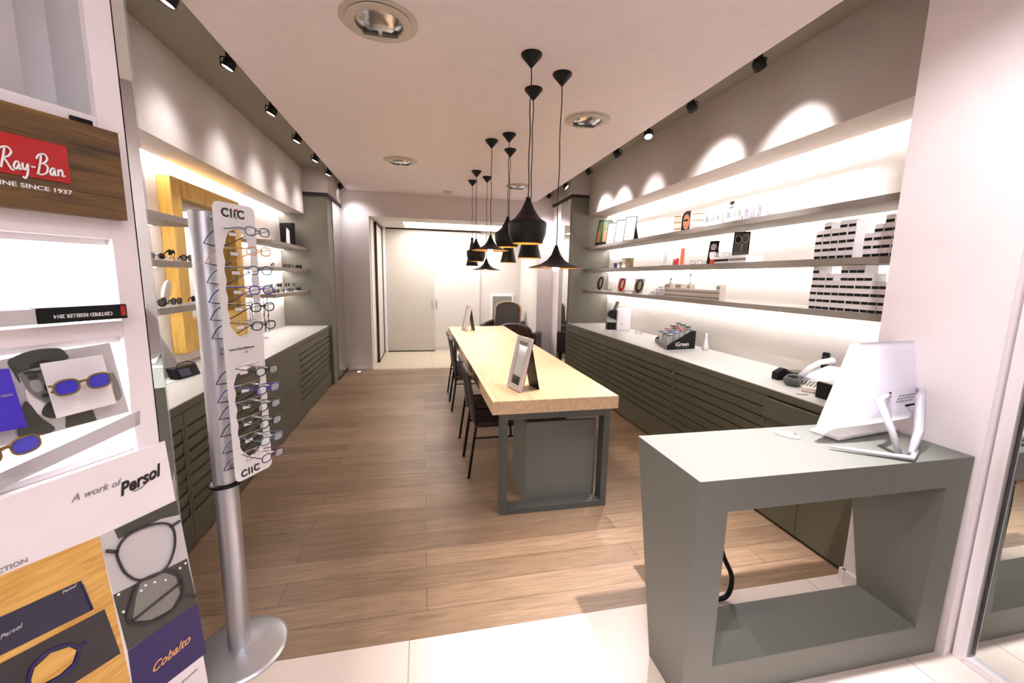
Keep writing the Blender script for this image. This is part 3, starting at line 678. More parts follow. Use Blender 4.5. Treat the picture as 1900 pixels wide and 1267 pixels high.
mb = MB(); D.box(mb, UL+.03, -.03, .19, .2, 1.46, 1.635); D.box(mb, UL+.03, -.03, .19, .2, 1.19, 1.38); mb.build('light_panel', glow('display_glow', (255, 250, 250), 2.2), t)
mb = MB(); D.box(mb, 0.002, .03, .0, .022, 0, 2.88); mb.build('mirror_strip', 'mirror', t)
mb = MB(); D.box(mb, .03, .034, -.001, .024, 0, 2.88); mb.build('edge_strip', 'glass', t)

# wooden brand sign
t = thing('wooden_sign', D.p(-.3, -.02, 1.70), 'dark plank sign with a red script logo plaque on the display unit', 'sign')
w = D.uz(237, 411, -.03); mb = MB()
BL_, TL_ = D.uz(237, 410, -.03), D.uz(219, 247, -.03); z0, z1 = BL_[1], TL_[1]; ur = (BL_[0]+TL_[0])/2
for i in range(4):
    D.box(mb, -.72, ur, -.03, .0, z0+(z1-z0)*i/4+.0008, z0+(z1-z0)*(i+1)/4)
mb.build('plank_board', 'plank', t)
a, b = D.uz(123, 272, -.034), D.uz(132, 341, -.034); mb = MB(); pu = (a[0]+b[0])/2
D.box(mb, pu-.31, pu, -.034, -.03, b[1], a[1]); mb.build('red_plaque', 'red', t)
c0_ = D.uz(0, 308, -.036); c1_ = D.uz(119, 312, -.036); sc_ = (c1_[0]-c0_[0])/3.75; sv_ = .036
def stroke(mb, pts, r): mb.tube([D.p(c0_[0]+x*sc_+z_*.004, -.036, c0_[1]+z_*sv_+x*sc_*.0) for x, z_, _ in smooth([(a, b, 0) for a, b in pts], False)], r, 6)
mb = MB()
for s_ in ([(.22, 1.05), (.16, .6), (.05, -.05)], [(-.12, .72), (.0, 1.0), (.35, 1.12), (.58, .9), (.42, .62), (.12, .52)], [(.15, .52), (.35, .3), (.60, -.05), (.74, -.08)],
           [(1.02, .38), (.84, .42), (.72, .15), (.86, 0), (1.02, .32), (1.03, .05), (1.14, .04)], [(1.20, .42), (1.22, .12), (1.36, .06), (1.50, .40)], [(1.50, .40), (1.50, -.05), (1.38, -.42), (1.22, -.34)],
           [(1.68, .28), (1.92, .29)], [(2.24, 1.05), (2.2, .55), (2.08, -.05)], [(1.98, .78), (2.12, 1.05), (2.45, 1.14), (2.62, .9), (2.42, .62), (2.2, .58)], [(2.3, .6), (2.62, .48), (2.60, .12), (2.3, -.06), (2.0, -.02)],
           [(3.08, .38), (2.92, .42), (2.80, .15), (2.92, 0), (3.08, .32), (3.10, .05), (3.20, .04)], [(3.30, .42), (3.30, .02)], [(3.30, .24), (3.46, .42), (3.56, .30), (3.56, .06), (3.74, .10)]):
    stroke(mb, s_, .0019)
mb.build('brand_lettering', 'textw', t)
D.text('slogan_lettering', 'GENUINE SINCE 1937', .0125, 'textw', t, 42, 344, -.031, bold=.0002, sx=1.35)
q0 = D.uz(130, 236, -.01); q1 = D.uz(172, 219, -.01)
mb = MB(); D.box(mb, D.uz(131, 218, -.01)[0], D.uz(172, 236, -.01)[0], -.012, -.004, z1-.01, D.uz(150, 219, -.01)[1]); mb.build('hanger', 'blackp', t)

# reseller block standing in the first opening
t = thing('reseller_block', D.p(-.12, -.03, 1.455), 'black acrylic block with upside-down white lettering and red logo', 'sign')
mb = MB(); uL = D.uz(72, 600, -.03)[0]; uR = D.uz(236, 578, -.03)[0]; zt = D.uz(236, 564, -.03)[1]; zb = D.uz(236, 590, -.03)[1]
D.box(mb, uL, uR, -.03, -.002, zb, zt); mb.build('block', 'blackp', t, bevel=.001)
D.text('lettering', 'CERTIFIED RESELLER 2014', .0118, 'textw', t, 157, 584, -.0308, rotdeg=180, bold=.0001, sx=.82)
mb = MB(); c_ = D.uz(229, 576, -.03); D.box(mb, c_[0]-.006, c_[0]+.004, -.0312, -.03, c_[1]-.012, c_[1]+.012); mb.build('red_logo', 'red', t)
t = thing('shelf_block', D.p(-.3, -.03, 1.455), 'smooth grey block left of the black reseller block', 'block')
mb = MB(); D.box(mb, -.72, uL-.001, -.028, -.002, zb, zt-.002); mb.build('block', 'lgrey', t, bevel=.001)

# portrait print leaning inside the second opening (a man's face and suit, black and white)
t = thing('portrait_print', D.px(120, 790, .0), 'black and white print of a man in a suit, behind sunglasses', 'poster')
K = .012
def sh(name, pix, m_, k, par=None):
    mb = MB(); pix = [(v.x, v.y) for v in smooth([(x, y, 0) for x, y in pix])] if k and name not in ('lapel',) else pix; D.sheet(mb, pix, K-.0008*k, .0006); return mb.build(name, m_, par or t)
sh('sheet', [(18, 664), (204, 636), (240, 764), (-60, 845), (-60, 680)], 'lgrey', 0)
sh('hair', [(16, 668), (60, 650), (108, 646), (122, 655), (121, 668), (40, 690), (34, 700), (24, 690)], 'dgrey', 2)
sh('face', [(34, 690), (42, 676), (110, 662), (122, 668), (124, 700), (118, 740), (96, 750), (80, 744), (58, 730), (44, 712)], 'greyp', 1)
sh('forehead_light', [(48, 676), (84, 668), (92, 680), (60, 688)], 'mgrey', 2); sh('cheek_light', [(56, 708), (74, 706), (80, 722), (68, 728), (58, 720)], 'mgrey', 2)
sh('eyebrow', [(46, 690), (74, 687), (74, 692), (48, 695)], 'dgrey', 3); sh('eye', [(52, 698), (70, 695), (70, 701), (56, 704)], 'dgrey', 3)
sh('nose_shadow', [(84, 712), (92, 722), (84, 724)], 'dgrey', 3); sh('lips', [(78, 732), (94, 728), (92, 735), (80, 738)], 'dgrey', 3)
sh('ear', [(27, 694), (34, 697), (38, 710), (34, 706)], 'dgrey', 3)
sh('collar', [(48, 722), (60, 736), (84, 752), (74, 770), (52, 744)], 'paper', 2)
sh('tie', [(84, 752), (98, 746), (110, 770), (96, 776), (78, 768)], 'dgrey', 3)
sh('suit', [(42, 752), (52, 746), (74, 772), (102, 798), (40, 812), (34, 790)], 'dgrey', 3)
sh('lapel', [(122, 768), (172, 760), (180, 780), (122, 794)], 'dgrey', 1); sh('shadow_figure', [(208, 690), (218, 706), (226, 735), (214, 742), (209, 712)], 'greyp', 1)
t = thing('product_card', D.px(150, 760, -.02), 'square white card behind blue-lensed sunglasses on the display unit', 'card')
mb = MB(); D.sheet(mb, [(75, 675), (190, 658), (216, 748), (106, 776)], -.012, .003); mb.build('card', 'paper', t)
t = thing('product_card', D.px(20, 800, -.02), 'violet blue card at the left edge of the display unit', 'card')
mb = MB(); D.sheet(mb, [(-60, 688), (17, 684), (51, 792), (-60, 812)], -.015, .003); mb.build('card', 'blue', t)
D.text('lettering', 'COLLECTION', .007, 'lgrey', t, -4, 737, -.0158)

# eyewear: rims, lenses, bridge, temples; local frame x = width, -y = front
def rim(cx, cz, w, h, y, sweep=0, n=22, e=2.6):
    out = []
    for k in range(n):
        a = 2*PI*k/n; ca, sa = math.cos(a), math.sin(a)
        out.append((cx+w/2*abs(ca)**(2/e)*(1 if ca > 0 else -1), y+abs(cx)*sweep, cz+h/2*abs(sa)**(2/e)*(1 if sa > 0 else -1)))
    return out
def eyewear(name, loc, rot, fm, lm, label, cat='glasses', group=None, w=.136, h=.038, r=.0022, fold=False, matrix=None, lw=.052, parts=True):
    t = thing(name, loc, label, cat, group)
    X = (matrix or (T(Vector(loc)) @ rot))
    def B(mb, nm, m_, par=None): mb.xf(X); return mb.build(nm, m_, par or t)
    mb = MB()
    for s in (-1, 1): mb.tube(rim(s*(lw/2+.009), 0, lw, h, 0, .06), r, 6, True)
    mb.tube([(-.010, 0, .006), (0, -.002, .010), (.010, 0, .006)], r, 6)
    for s in (-1, 1): mb.tube([(s*(lw+.006), .003, .008), (s*w/2, .008, .010)], r*1.2, 6)
    fr_ = B(mb, 'frame', fm)
    for s in (-1, 1):
        mb = MB(); pts = rim(s*(lw/2+.009), 0, lw*.97, h*.97, 0, .06); mb.prism(pts, (0, .0012, 0)); B(mb, 'lens', lm, fr_)
    for s in (-1, 1):
        if fold: p = [(s*w/2, .008, .010), (s*w/2*.92, .014+.006*(s > 0), .008), (-s*w*.28, .018+.006*(s > 0), .003), (-s*w*.42, .020+.006*(s > 0), -.012)]
        else: p = [(s*w/2, .008, .010), (s*w/2*1.0, .06, .009), (s*w/2*.97, .105, .006), (s*w/2*.93, .138, -.018)]
        B(MB().tube(p, [r*1.1, r*.9, r*.9, r*1.3], 6), 'temple', fm)
    return t
def at_unit(U, x, y, d, rz=0, rx=0): return T(U.px(x, y, d)) @ Rz(U.rot) @ Ry(rz) @ Rx(rx)
eyewear('sunglasses', D.px(159, 728, -.05), None, 'amber', 'bluelens', 'amber sunglasses with blue lenses on the square white card', 'sunglasses', matrix=at_unit(D, 156, 712, -.044, -.03) @ Matrix.Scale(.86, 4), r=.0026, w=.132, h=.040, lw=.052, fold=True)
eyewear('sunglasses', D.px(10, 855, -.05), None, 'amber', 'bluelens', 'amber and blue sunglasses lying low at the left edge of display', 'sunglasses', matrix=at_unit(D, 12, 838, -.044, -.12) @ Matrix.Scale(.86, 4), r=.0026, w=.132, h=.042, lw=.052, fold=True)

# advertising poster on the lower half
t = thing('advertising_poster', D.px(180, 1100, -.02), 'large eyewear poster collage on the lower display unit', 'poster')
KP = -.03
def ps(name, pix, m_, k): mb = MB(); D.sheet(mb, pix, KP-.0008*k, .0006 if k else .003); return mb.build(name, m_, t)
eL = D.uz(-120, 1110, KP)
ps('sheet', [(-260, 1020), (306, 818), (392, 1300), (400, 1500), (-500, 1700)], 'wallw', 0)
D.text('small_lettering', 'A work of', .024, 'textg', t, 179, 910, KP-.001, shear=.3, rotdeg=-3, sx=.95)
D.text('brand_lettering', 'Persol', .047, 'textb', t, 259, 892, KP-.001, shear=.35, rotdeg=8, bold=.0014, sx=.80)
mb = MB(); mb.tube([D.px(x, y, KP-.0012) for x, y in ((248, 912), (262, 905), (289, 879))], .0009, 5); mb.build('underline', 'textb', t)
D.text('caption_lettering', 'LECTION', .015, 'textg', t, 14, 1054, KP-.001, rotdeg=-3)
ps('wood_photo', [(-260, 1172), (184, 995), (250, 1300), (262, 1420), (-400, 1700)], 'woodp', 1)
ps('case_photo_upper', [(-260, 1262), (151, 1077), (171, 1132), (-260, 1345)], 'navy', 2)
ps('case_photo_lower', [(-260, 1368), (194, 1130), (224, 1212), (40, 1330), (-260, 1500)], 'charcoal', 2)
mb = MB().tube(smooth([D.px(x, y, KP-.003) for x, y in ((54, 1262), (60, 1238), (92, 1208), (128, 1196), (146, 1204), (138, 1232), (112, 1256), (80, 1272), (58, 1276))]), .0032, 6, True).tube([D.px(x, y, KP-.003) for x, y in ((146, 1204), (160, 1190))], .003, 6)
mb.build('glasses_photo_lower', 'purple', t)
ps('wood_behind_lens', [(58, 1262), (64, 1240), (94, 1212), (128, 1200), (142, 1206), (134, 1230), (110, 1252), (80, 1268), (60, 1272)], 'woodp', 3)
mb = MB().tube([D.px(x, y, KP-.003) for x, y in ((153, 1084), (172, 1130))], .0018, 5); mb.build('case_edge', 'purple', t)
D.text('case_lettering', 'Persol', .010, 'lgrey', t, 128, 1093, KP-.0026, shear=.3)
D.text('case_lettering', 'Persol', .013, 'lgrey', t, 20, 1172, KP-.0026, shear=.3)
ps('photo_blurred_ground', [(184, 995), (328, 927), (366, 1118), (237, 1207)], 'lgrey', 1)
ps('photo_dark_band', [(212, 983), (328, 928), (333, 955), (300, 962), (220, 1000)], 'dgrey', 2)
ps('photo_table', [(210, 1104), (347, 1036), (366, 1118), (237, 1207)], 'dgrey', 2)
ps('photo_lens', [(262, 1076), (300, 1060), (326, 1070), (334, 1100), (318, 1130), (280, 1150), (246, 1152), (252, 1110)], 'greyp', 3)
mb = MB()
for lp in ([(218, 1022), (236, 994), (280, 974), (312, 972), (324, 990), (322, 1024), (304, 1058), (262, 1076), (236, 1066), (222, 1044)],
           [(248, 1100), (262, 1078), (306, 1060), (330, 1064), (340, 1090), (330, 1122), (296, 1148), (256, 1158), (236, 1148)]):
    mb.tube(smooth([D.px(x, y, KP-.004) for x, y in lp]), .0030, 6, True)
mb.tube([D.px(x, y, KP-.004) for x, y in ((316, 978), (334, 966))], .0034, 6).tube([D.px(x, y, KP-.004) for x, y in ((218, 1024), (198, 1022))], .0045, 6).tube([D.px(x, y, KP-.004) for x, y in ((246, 1152), (336, 1080))], .003, 6).tube([D.px(x, y, KP-.004) for x, y in ((340, 1104), (364, 1106))], .003, 6)
mb.build('glasses_photo', 'charcoal', t)
mb = MB()
for x, y in ((220, 1103), (229, 1135), (262, 1096), (270, 1086), (287, 1080), (307, 1076), (334, 1054), (344, 1045)): mb.ball(D.px(x, y, KP-.003), .0035, 8, (1, 1, 1))
mb.build('rivets_photo', 'paper', t)
ps('purple_band', [(237, 1208), (366, 1118), (383, 1211), (300, 1275), (252, 1312)], 'purple', 1)
D.text('purple_band_lettering', 'Cobalto', .036, 'gilt', t, 317, 1214, KP-.0022, shear=.45, rotdeg=2, bold=.0006, sx=.9)
D.text('web_lettering', 'persol.com', .012, 'textg', t, 350, 1255, KP-.001)

# ================================================================ GLASSES STAND
Cc = Unit((-.700, 1.66, 0), 28); CC = .082
t = thing('glasses_stand', (-.775, 1.75, 0), 'silver pole floor stand with a white panel of reading glasses', 'display stand')
px_, py_ = -.775, 1.75
MB().lathe([(0, .038), (.05, .036), (.12, .024), (.165, .010), (.182, .004), (.182, 0), (0, 0)], (px_, py_, 0), 48).build('base', 'alu', t)
MB().lathe([(.042, .03), (.042, 1.79), (.040, 1.795), (0, 1.795)], (px_, py_, 0), 32).build('pole', 'alu', t)
MB().lathe([(.043, 0), (.058, .004), (.058, .012), (.043, .016)], (px_, py_, .748), 28).build('rubber_ring', 'blackp', t)
mb = MB(); PW, PZ0, PZ1 = .165, .79, 1.823
o_ = rrect(PW/2, (PZ0+PZ1)/2, PW, PZ1-PZ0, .022)
def hole(z0, z1, w, waves):
    pts = []
    n = 40
    for k in range(n+1):
        f = k/n; z = z0+(z1-z0)*f; env = min(1, math.sin(min(f, 1-f)*PI*2.2 if min(f, 1-f) < .227 else PI/2))**.5
        pts.append((CC+w/2*env*(1-.10*(math.sin(f*waves*2*PI)*.5+.5)), z))
    return pts+[(2*CC-x, z) for x, z in pts[::-1]][1:-1]
zt0 = Cc.uz(425, 432)[1]
H1 = hole(1.335, 1.735, .118, 6); H2 = hole(.868, 1.245, .118, 6)
tmp = MB().plate(o_, [H1, H2], 0, .004); tmp.xf(T(Cc.o) @ Rz(Cc.rot)); tmp.build('panel', 'white', t)
for zc in (1.775, 1.285, .83):
    a = Cc.p(.05, .004, zc); b = Vector((px_, py_, zc)); d = b-a; d.z = 0
    MB().tube([a, a+d*.75], .012, 12).build('standoff', 'chrome', t)
    MB().tube([Cc.p(CC, .004, zc), Cc.p(CC, -.004, zc)], .005, 12).build('screw', 'chrome', t)
Cc.text('brand_lettering', 'CliC', .042, 'textb', t, 432, 397, -.0012, bold=.0014, space=1.22)
Cc.text('brand_lettering', 'CliC', .038, 'textb', t, 465, 873, -.0012, bold=.0012, space=1.22)
mb = MB(); q = Cc.uz(438, 391); Cc.box(mb, q[0]-.004, q[0]+.004, -.0022, -.001, q[1]-.003, q[1]+.005); mb.build('red_dot', 'red', t)
Cc.text('web_lettering', 'www.clicproducts.eu', .0125, 'textb', t, 449, 646, -.0012, sx=.98)
zs = [Cc.uz(x, y)[1] for x, y in ((430, 430), (432, 466), (432, 501), (432, 537), (432, 569), (434, 603))]+[Cc.uz(x, y)[1] for x, y in ((438, 688), (440, 722), (442, 753), (444, 785), (447, 816), (450, 847))]
tone = [('slate', (92, 112, 124), 'slate grey'), ('apricot', (226, 172, 124), 'pale orange'), ('teal', (84, 112, 116), 'teal grey'), ('cobalt', (58, 54, 160), 'blue, upper'), ('ink', (34, 34, 36), 'black, upper'), ('umber', (52, 42, 40), 'dark brown'),
        ('jet', (22, 24, 24), 'shiny black, lower'), ('cobalt2', (54, 52, 150), 'blue, lower'), ('soot', (36, 36, 38), 'thin black, lower'), ('coal', (40, 40, 38), 'smoke black, lower'), ('steelblue', (88, 110, 130), 'steel blue'), ('plum', (98, 50, 92), 'plum purple')]
nth = ['topmost', 'second', 'third', 'fourth', 'fifth', 'sixth', 'seventh', 'eighth', 'ninth', 'tenth', 'eleventh', 'lowest']
for i, (z, (nm, c, word)) in enumerate(zip(zs, tone)):
    mf = mat('acetate_'+nm, c, .25)
    base = Cc.p(CC, -.10, z); X = T(Vector((0, 0, 0)))
    mb = MB().tube([Cc.p(CC-.004, .003, z+.012), Cc.p(CC-.004, -.098, z+.012)], .0016, 6).tube([Cc.p(CC+.004, .003, z+.012), Cc.p(CC+.004, -.098, z+.012)], .0016, 6)
    mb.tube([Cc.p(CC-.03, .001, z), Cc.p(CC-.03, .001, z+.012), Cc.p(CC+.03, .001, z+.012)], .0012, 5)
    mb.tube([Cc.p(CC-.057, .001, z+.012), Cc.p(CC+.057, .001, z+.012)], .0015, 5); mb.build('prong', 'chrome', t)
    g = thing('reading_glasses', base, '%s reading glasses, %s on the white stand panel' % (word.split(',')[0], nth[i]), 'glasses', 'magnetic reading glasses on the white stand')
    F = lambda x, d, zz: Cc.p(CC+x, d, z+zz)
    for s, r_ in ((-1, .0021), (1, .0021)):
        rm_ = MB().tube([F(*q) for q in rim(s*.029, 0, .042, .030, -.10, .10)], r_, 6, True).build('rim', mf, g)
        MB().prism([F(*q) for q in rim(s*.029, 0, .040, .029, -.10, .10)], -Cc.n*.001).build('lens', 'lens', rm_)
        MB().tube([F(0+s*.002, -.103, .003), F(s*.010, -.10, .004)], .0028, 6).build('bridge', mf, g)
    # rigid band: both temples run back through the panel opening and meet behind it
    lf = [F(-.050, -.096, .006), F(-.058, -.08, .010), F(-.054, -.03, .008), F(-.047, 0, .008), F(-.058, .025, .002), F(-.074, .040, -.016), F(-.090, .046, -.046)]
    rt = [F(.050, -.096, .006), F(.060, -.08, .008), F(.058, -.03, .0), F(.048, 0, -.006), F(.042, .03, -.018), F(.010, .046, -.040)]
    MB().tube(smooth(lf, False, 4), .0020, 6).build('side_arm', mf, g)
    MB().tube(smooth(rt, False, 4), .0020, 6).build('side_arm', mf, g)
    MB().tube([F(-.090, .046, -.046), F(-.062, .047, -.050), F(-.030, .048, -.054), F(.010, .046, -.040)], [.0018, .003, .0042, .003], 6, flat=.6).build('neck_band', 'blackp', g)
    tg = MB(); tg.prism([F(-.040, -.012, -.004), F(-.008, -.012, -.004), F(-.008, -.012, -.016), F(-.040, -.012, -.016)], -Cc.n*.001); tgo = tg.build('price_tag', 'paper', g)
    tb = MB().tube([F(-.041, -.0122, -.003), F(-.007, -.0122, -.003), F(-.007, -.0122, -.017), F(-.041, -.0122, -.017)], .0007, 4, True).tube([F(-.024, -.012, -.003), F(-.024, -.002, .010)], .0006, 4); tb.build('tag_clip', 'blackp', tgo)

# ================================================================ LEFT WALL: gilded mirror and goods
t = thing('framed_mirror', (-1.83, 4.2, .95), 'large mirror in a broad gilded wooden frame on the left wall', 'mirror')
y0, y1, z0, z1, fw = 3.62, 4.80, .95, 2.27, .14
MB().box((-1.879, y0, z0), (-1.79, y0+fw, z1)).box((-1.879, y1-fw, z0), (-1.79, y1, z1)).box((-1.879, y0+fw, z0), (-1.79, y1-fw, z0+fw+.12)).box((-1.879, y0+fw, z1-fw), (-1.79, y1-fw, z1)).build('frame', 'mframe', t, bevel=.006)
MB().box((-1.878, y0+fw, z0+fw+.12), (-1.85, y1-fw, z1-fw)).build('glass', 'mirror', t)
# ================================================================ GOODS ON THE LEFT SHELVES AND COUNTER
def yl(px, py, x=-1.66): return on(px, py, 'x', x).y
def yr(px, py, x=2.60): return on(px, py, 'x', x).y
SG = 'sunglasses on the left wall shelves'
k = 0
def sun(px, py, x, zshelf, rz, fm, lm, label, cat='sunglasses', grp=None, h=.040, r=.0034, tilt=0, dz=0, fold=False, nm='sunglasses'):
    loc = Vector((x, on(px, py, 'x', x).y, zshelf+h/2+r+.003+dz))
    X = T(loc) @ Rz(rz) @ Rx(tilt)
    t = eyewear(nm, (loc.x, loc.y, zshelf+.001), None, fm, lm, label, cat, grp, matrix=X, h=h, r=r, fold=True); return t
# rz: the fronts look into the aisle
sun(290, 470, -1.64, 1.645, PI/2-.3, 'chrome', 'darklens', 'silver framed sunglasses, left end of the middle left shelf', grp=SG)
sun(318, 458, -1.72, 1.645, PI/2+.2, 'blackp', 'darklens', 'black sunglasses raised at the back of the middle left shelf', grp=SG, dz=.035)
sun(322, 470, -1.60, 1.645, PI/2+.5, 'gold', 'darklens', 'gold rimmed sunglasses in the middle of the middle left shelf', grp=SG)
sun(347, 468, -1.60, 1.645, PI/2-.1, 'blackp', 'darklens', 'black sunglasses at the right end of the middle left shelf', grp=SG)
tag(MB().box((-1.77, yl(318, 470, -1.72)-.05, 1.645), (-1.66, yl(318, 470, -1.72)+.05, 1.679)).build('riser_block', 'glass', origin=(-1.72, yl(318, 470, -1.72), 1.645)), 'clear riser block under the raised black sunglasses', 'riser')
for px, py, x, a, l in ((292, 562, -1.60, -.3, 'leftmost black sunglasses on the lower left shelf'), (304, 556, -1.72, .3, 'black sunglasses at the back of the lower left shelf'),
                        (328, 556, -1.62, .0, 'middle black sunglasses on the lower left shelf'), (361, 553, -1.66, .2, 'black sunglasses beside the pole on the lower left shelf')):
    sun(px, py, x, 1.355, PI/2+a, 'blackp', 'darklens', l, grp=SG)
t = thing('glasses_case', (-1.76, yl(312, 545, -1.76), 1.355), 'pale pink spectacle case leaning on the lower left shelf', 'case')
mb = MB().ball((0, 0, 0), 1, 14, (.02, .045, .09)); mb.xf(T((-1.78, yl(312, 545, -1.76)+.02, 1.437)) @ Rx(-.5)); mb.build('shell', 'cream', t)
for i, (px, l) in enumerate(((508, 'leftmost'), (533, 'second'), (544, 'third'), (555, 'rightmost'))):
    sun(px, 492, -1.60, 1.645, PI/2+.3*(-1)**i, 'blackp', 'darklens', l+' sunglasses on the far middle left shelf', grp=SG)
cols = ['blackp', 'chairm', 'amber', 'navy', 'blackp', 'chrome', 'blackp', 'leather', 'blackp', 'blackp']
wl = ['first', 'second', 'third', 'fourth', 'fifth', 'sixth', 'seventh', 'eighth', 'ninth', 'last']
for i, px in enumerate((499, 506, 513, 520, 527, 534, 540, 547, 555, 565)):
    x = -1.60-.10*(i % 2); h_ = .055 if (i % 2 and i < 8) else 0
    sun(px, 540, x, 1.355, PI/2+.35*math.sin(i*2), cols[i], 'darklens', '%s sunglasses from the left on the crowded far lower left shelf' % wl[i], grp=SG, dz=h_)
    if h_:
        yy = yl(px, 540, x); tag(MB().box((x-.06, yy-.035, 1.355), (x+.015, yy+.035, 1.355+h_)).build('riser_block', 'glass', origin=(x, yy, 1.355)), 'clear block lifting the %s sunglasses on the far lower shelf' % wl[i], 'riser')
# picture frame on the far top shelf
y0 = yl(524, 450, -1.80); y1 = yl(545, 452, -1.62)
t = thing('picture_frame', (-1.72, y0, 1.93), 'black framed picture of a pale figure on the top left shelf', 'picture')
pa, pb = on(521, 449, 'x', -1.83), on(543, 451, 'x', -1.66); pa.z = pb.z = 1.93
dn = Vector((-(pb-pa).y, (pb-pa).x, 0)).normalized()
if dn.y < 0: dn = -dn
MB().prism([pa, pb, pb+Vector((0, 0, .30)), pa+Vector((0, 0, .30))], dn*.05).build('frame', 'blackp', t)
u = (pb-pa); q = pa+u*.45-dn*.001
MB().prism([q+Vector((0, 0, .03)), q+u*.35+Vector((0, 0, .03)), q+u*.33+Vector((0, 0, .2)), q+u*.1+Vector((0, 0, .24))], dn*.002).build('print', 'lgrey', t)
# rack of glasses cords on the far part of the left counter
rc = on(485, 628, 'z', .862)
t = thing('cord_rack', (rc.x, rc.y, .862), 'slim rack hung with dark beaded glasses cords on left counter', 'rack')
MB().cyl((rc.x, rc.y, .862), .07, .012, 24).build('base', 'glass', t)
MB().tube([(rc.x, rc.y, .87), (rc.x, rc.y, 1.36)], .006, 8).build('post', 'chrome', t)
MB().lathe([(.085, 0), (.089, .004), (.085, .008)], (rc.x, rc.y, 1.335), 24).build('ring', 'chrome', t)
for i in range(9):
    a = 2*PI*i/9; mb = MB(); n = 16
    mb.tube([(rc.x+.087*math.cos(a)+.004*math.sin(k*1.7+i), rc.y+.087*math.sin(a), 1.34-.40*k/n) for k in range(n+1)], [.0022+.0020*((k+i) % 2) for k in range(n+1)], 6)
    mb.build('beaded_cord', 'chairm', t)
# clear leaflet holder, clutch, red spectacles, white base
lp = on(325, 688, 'z', .862); lp = Vector((-1.68, on(330, 690, 'x', -1.68).y, .862))
t = thing('leaflet_holder', lp, 'clear acrylic holder with a grey sheet on the left counter', 'holder')
y_ = lp.y
MB().prism([(-1.72, y_-.14, .866), (-1.72, y_+.14, .866), (-1.84, y_+.14, 1.13), (-1.84, y_-.14, 1.13)], (-.006, 0, -.003)).build('sheet', 'greyp', t)
MB().prism([(-1.705, y_-.15, .868), (-1.705, y_+.15, .868), (-1.72, y_+.15, .93), (-1.72, y_-.15, .93)], (-.004, 0, 0)).build('front_lip', 'glass', t)
MB().box((-1.86, y_-.15, .863), (-1.70, y_+.15, .868)).build('foot_plate', 'glass', t)
c0, c1, c2 = on(334, 705, 'z', .862), on(374, 693, 'z', .862), on(312, 690, 'z', .862)
t = thing('clutch_case', c0, 'shiny black and blue folded case on the left counter', 'case')
v = (c1-c0); wv = Vector((-v.y, v.x, 0)).normalized()
if wv.x > 0: wv = -wv
zz = Vector((0, 0, 1))
MB().prism([c0, c1, c1+zz*.075+wv*.03, c0+zz*.075+wv*.03], wv*.07).build('body', 'blackp', t, bevel=.008)
MB().prism([c0+v*.06+zz*.018-wv*.003+wv*.006, c0+v*.52+zz*.018+wv*.004, c0+v*.52+zz*.062+wv*.020, c0+v*.06+zz*.062+wv*.020], -wv*.006).build('blue_window', 'navy', t)
MB().tube([c0+zz*.072+wv*.03, c0+v*.25+zz*.095+wv*.05, c0+v*.7+zz*.10+wv*.05, c1+zz*.078+wv*.04], .006, 8).build('handle', 'leather2', t)
rp = on(296, 712, 'z', .862)
t = thing('spectacle_display', rp, 'reddish brown spectacles hung upright at the near counter end', 'glasses')
for s in (0, 1): MB().tube([(rp.x+b_, rp.y, .90+.062*s+a_) for a_, b_ in [(.028*math.sin(2*PI*k/14), .02*math.cos(2*PI*k/14)) for k in range(14)]], .004, 6, True).build('rim', 'leather', t)
MB().box((rp.x-.05, rp.y-.05, .862), (rp.x+.06, rp.y+.06, .868)).build('foot', 'white', t)
MB().tube([(rp.x+.024, rp.y+.004, .866), (rp.x+.026, rp.y+.004, .99)], .0025, 6).build('stand_rod', 'chrome', t)

# ================================================================ GOODS ON THE RIGHT SHELVES
Z1, Z2, Z3 = 2.075, 1.74, 1.415
def prx(p):
    v = Vector(p)-CAM; return 950+FPX*v.dot(RT)/v.dot(FW)
def pry(p):
    v = Vector(p)-CAM; return 633.5-FPX*v.dot(UP)/v.dot(FW)
def span(p0, deg, px1):
    """walk from p0 along heading deg (0 = +x, -90 = -y) until the measured width is met"""
    d = Vector((math.cos(math.radians(deg)), math.sin(math.radians(deg)), 0)); lo, hi = 0, 1.2
    for _ in range(40):
        m_ = (lo+hi)/2
        if prx(p0+d*m_) < px1: lo = m_
        else: hi = m_
    return p0+d*lo
def easel_card(px0, px1, ytop, x0, z, deg, faces, label, cat, name='display_card', easel=True, lean=.18, th=.004, back='blackp'):
    p0 = on(px0, 450, 'x', x0); p0.z = z+.001; p1 = span(p0, deg, px1); u = p1-p0; w = u.length; un = u.normalized()
    n = Vector((-un.y, un.x, 0))
    if n.x < 0: n = -n
    h = .02
    while pry(p0+Vector((0, 0, h))+n*h*lean) > ytop and h < .5: h += .004
    up = (Vector((0, 0, 1))+n*lean).normalized(); nb = up.cross(un) if up.cross(un).dot(n) > 0 else un.cross(up)
    t = thing(name, (p0+p1)/2, label, cat)
    P = lambda a, b, c=0: p0+u*a+up*(h*b)+nb*c
    MB().prism([P(0, 0), P(1, 0), P(1, 1), P(0, 1)], nb*th).build('backing', back, t)
    for (nm, pts, m_, lv) in faces: MB().prism([P(a, b, -.0006*lv) for a, b in pts], nb*.0006).build(nm, m_, t)
    if easel:
        f = p0+n*(h*lean+h*.34)
        MB().prism([P(.15, .85, th+.001), P(.85, .85, th+.001), f+u*.85, f+u*.15], nb*.002).build('easel', back, t)
    return t, P, u, up, h
R4 = [(.08, .045), (.92, .045), (.92, .955), (.08, .955)]
def rr(a0, a1, b0, b1): return [(a0, b0), (a1, b0), (a1, b1), (a0, b1)]
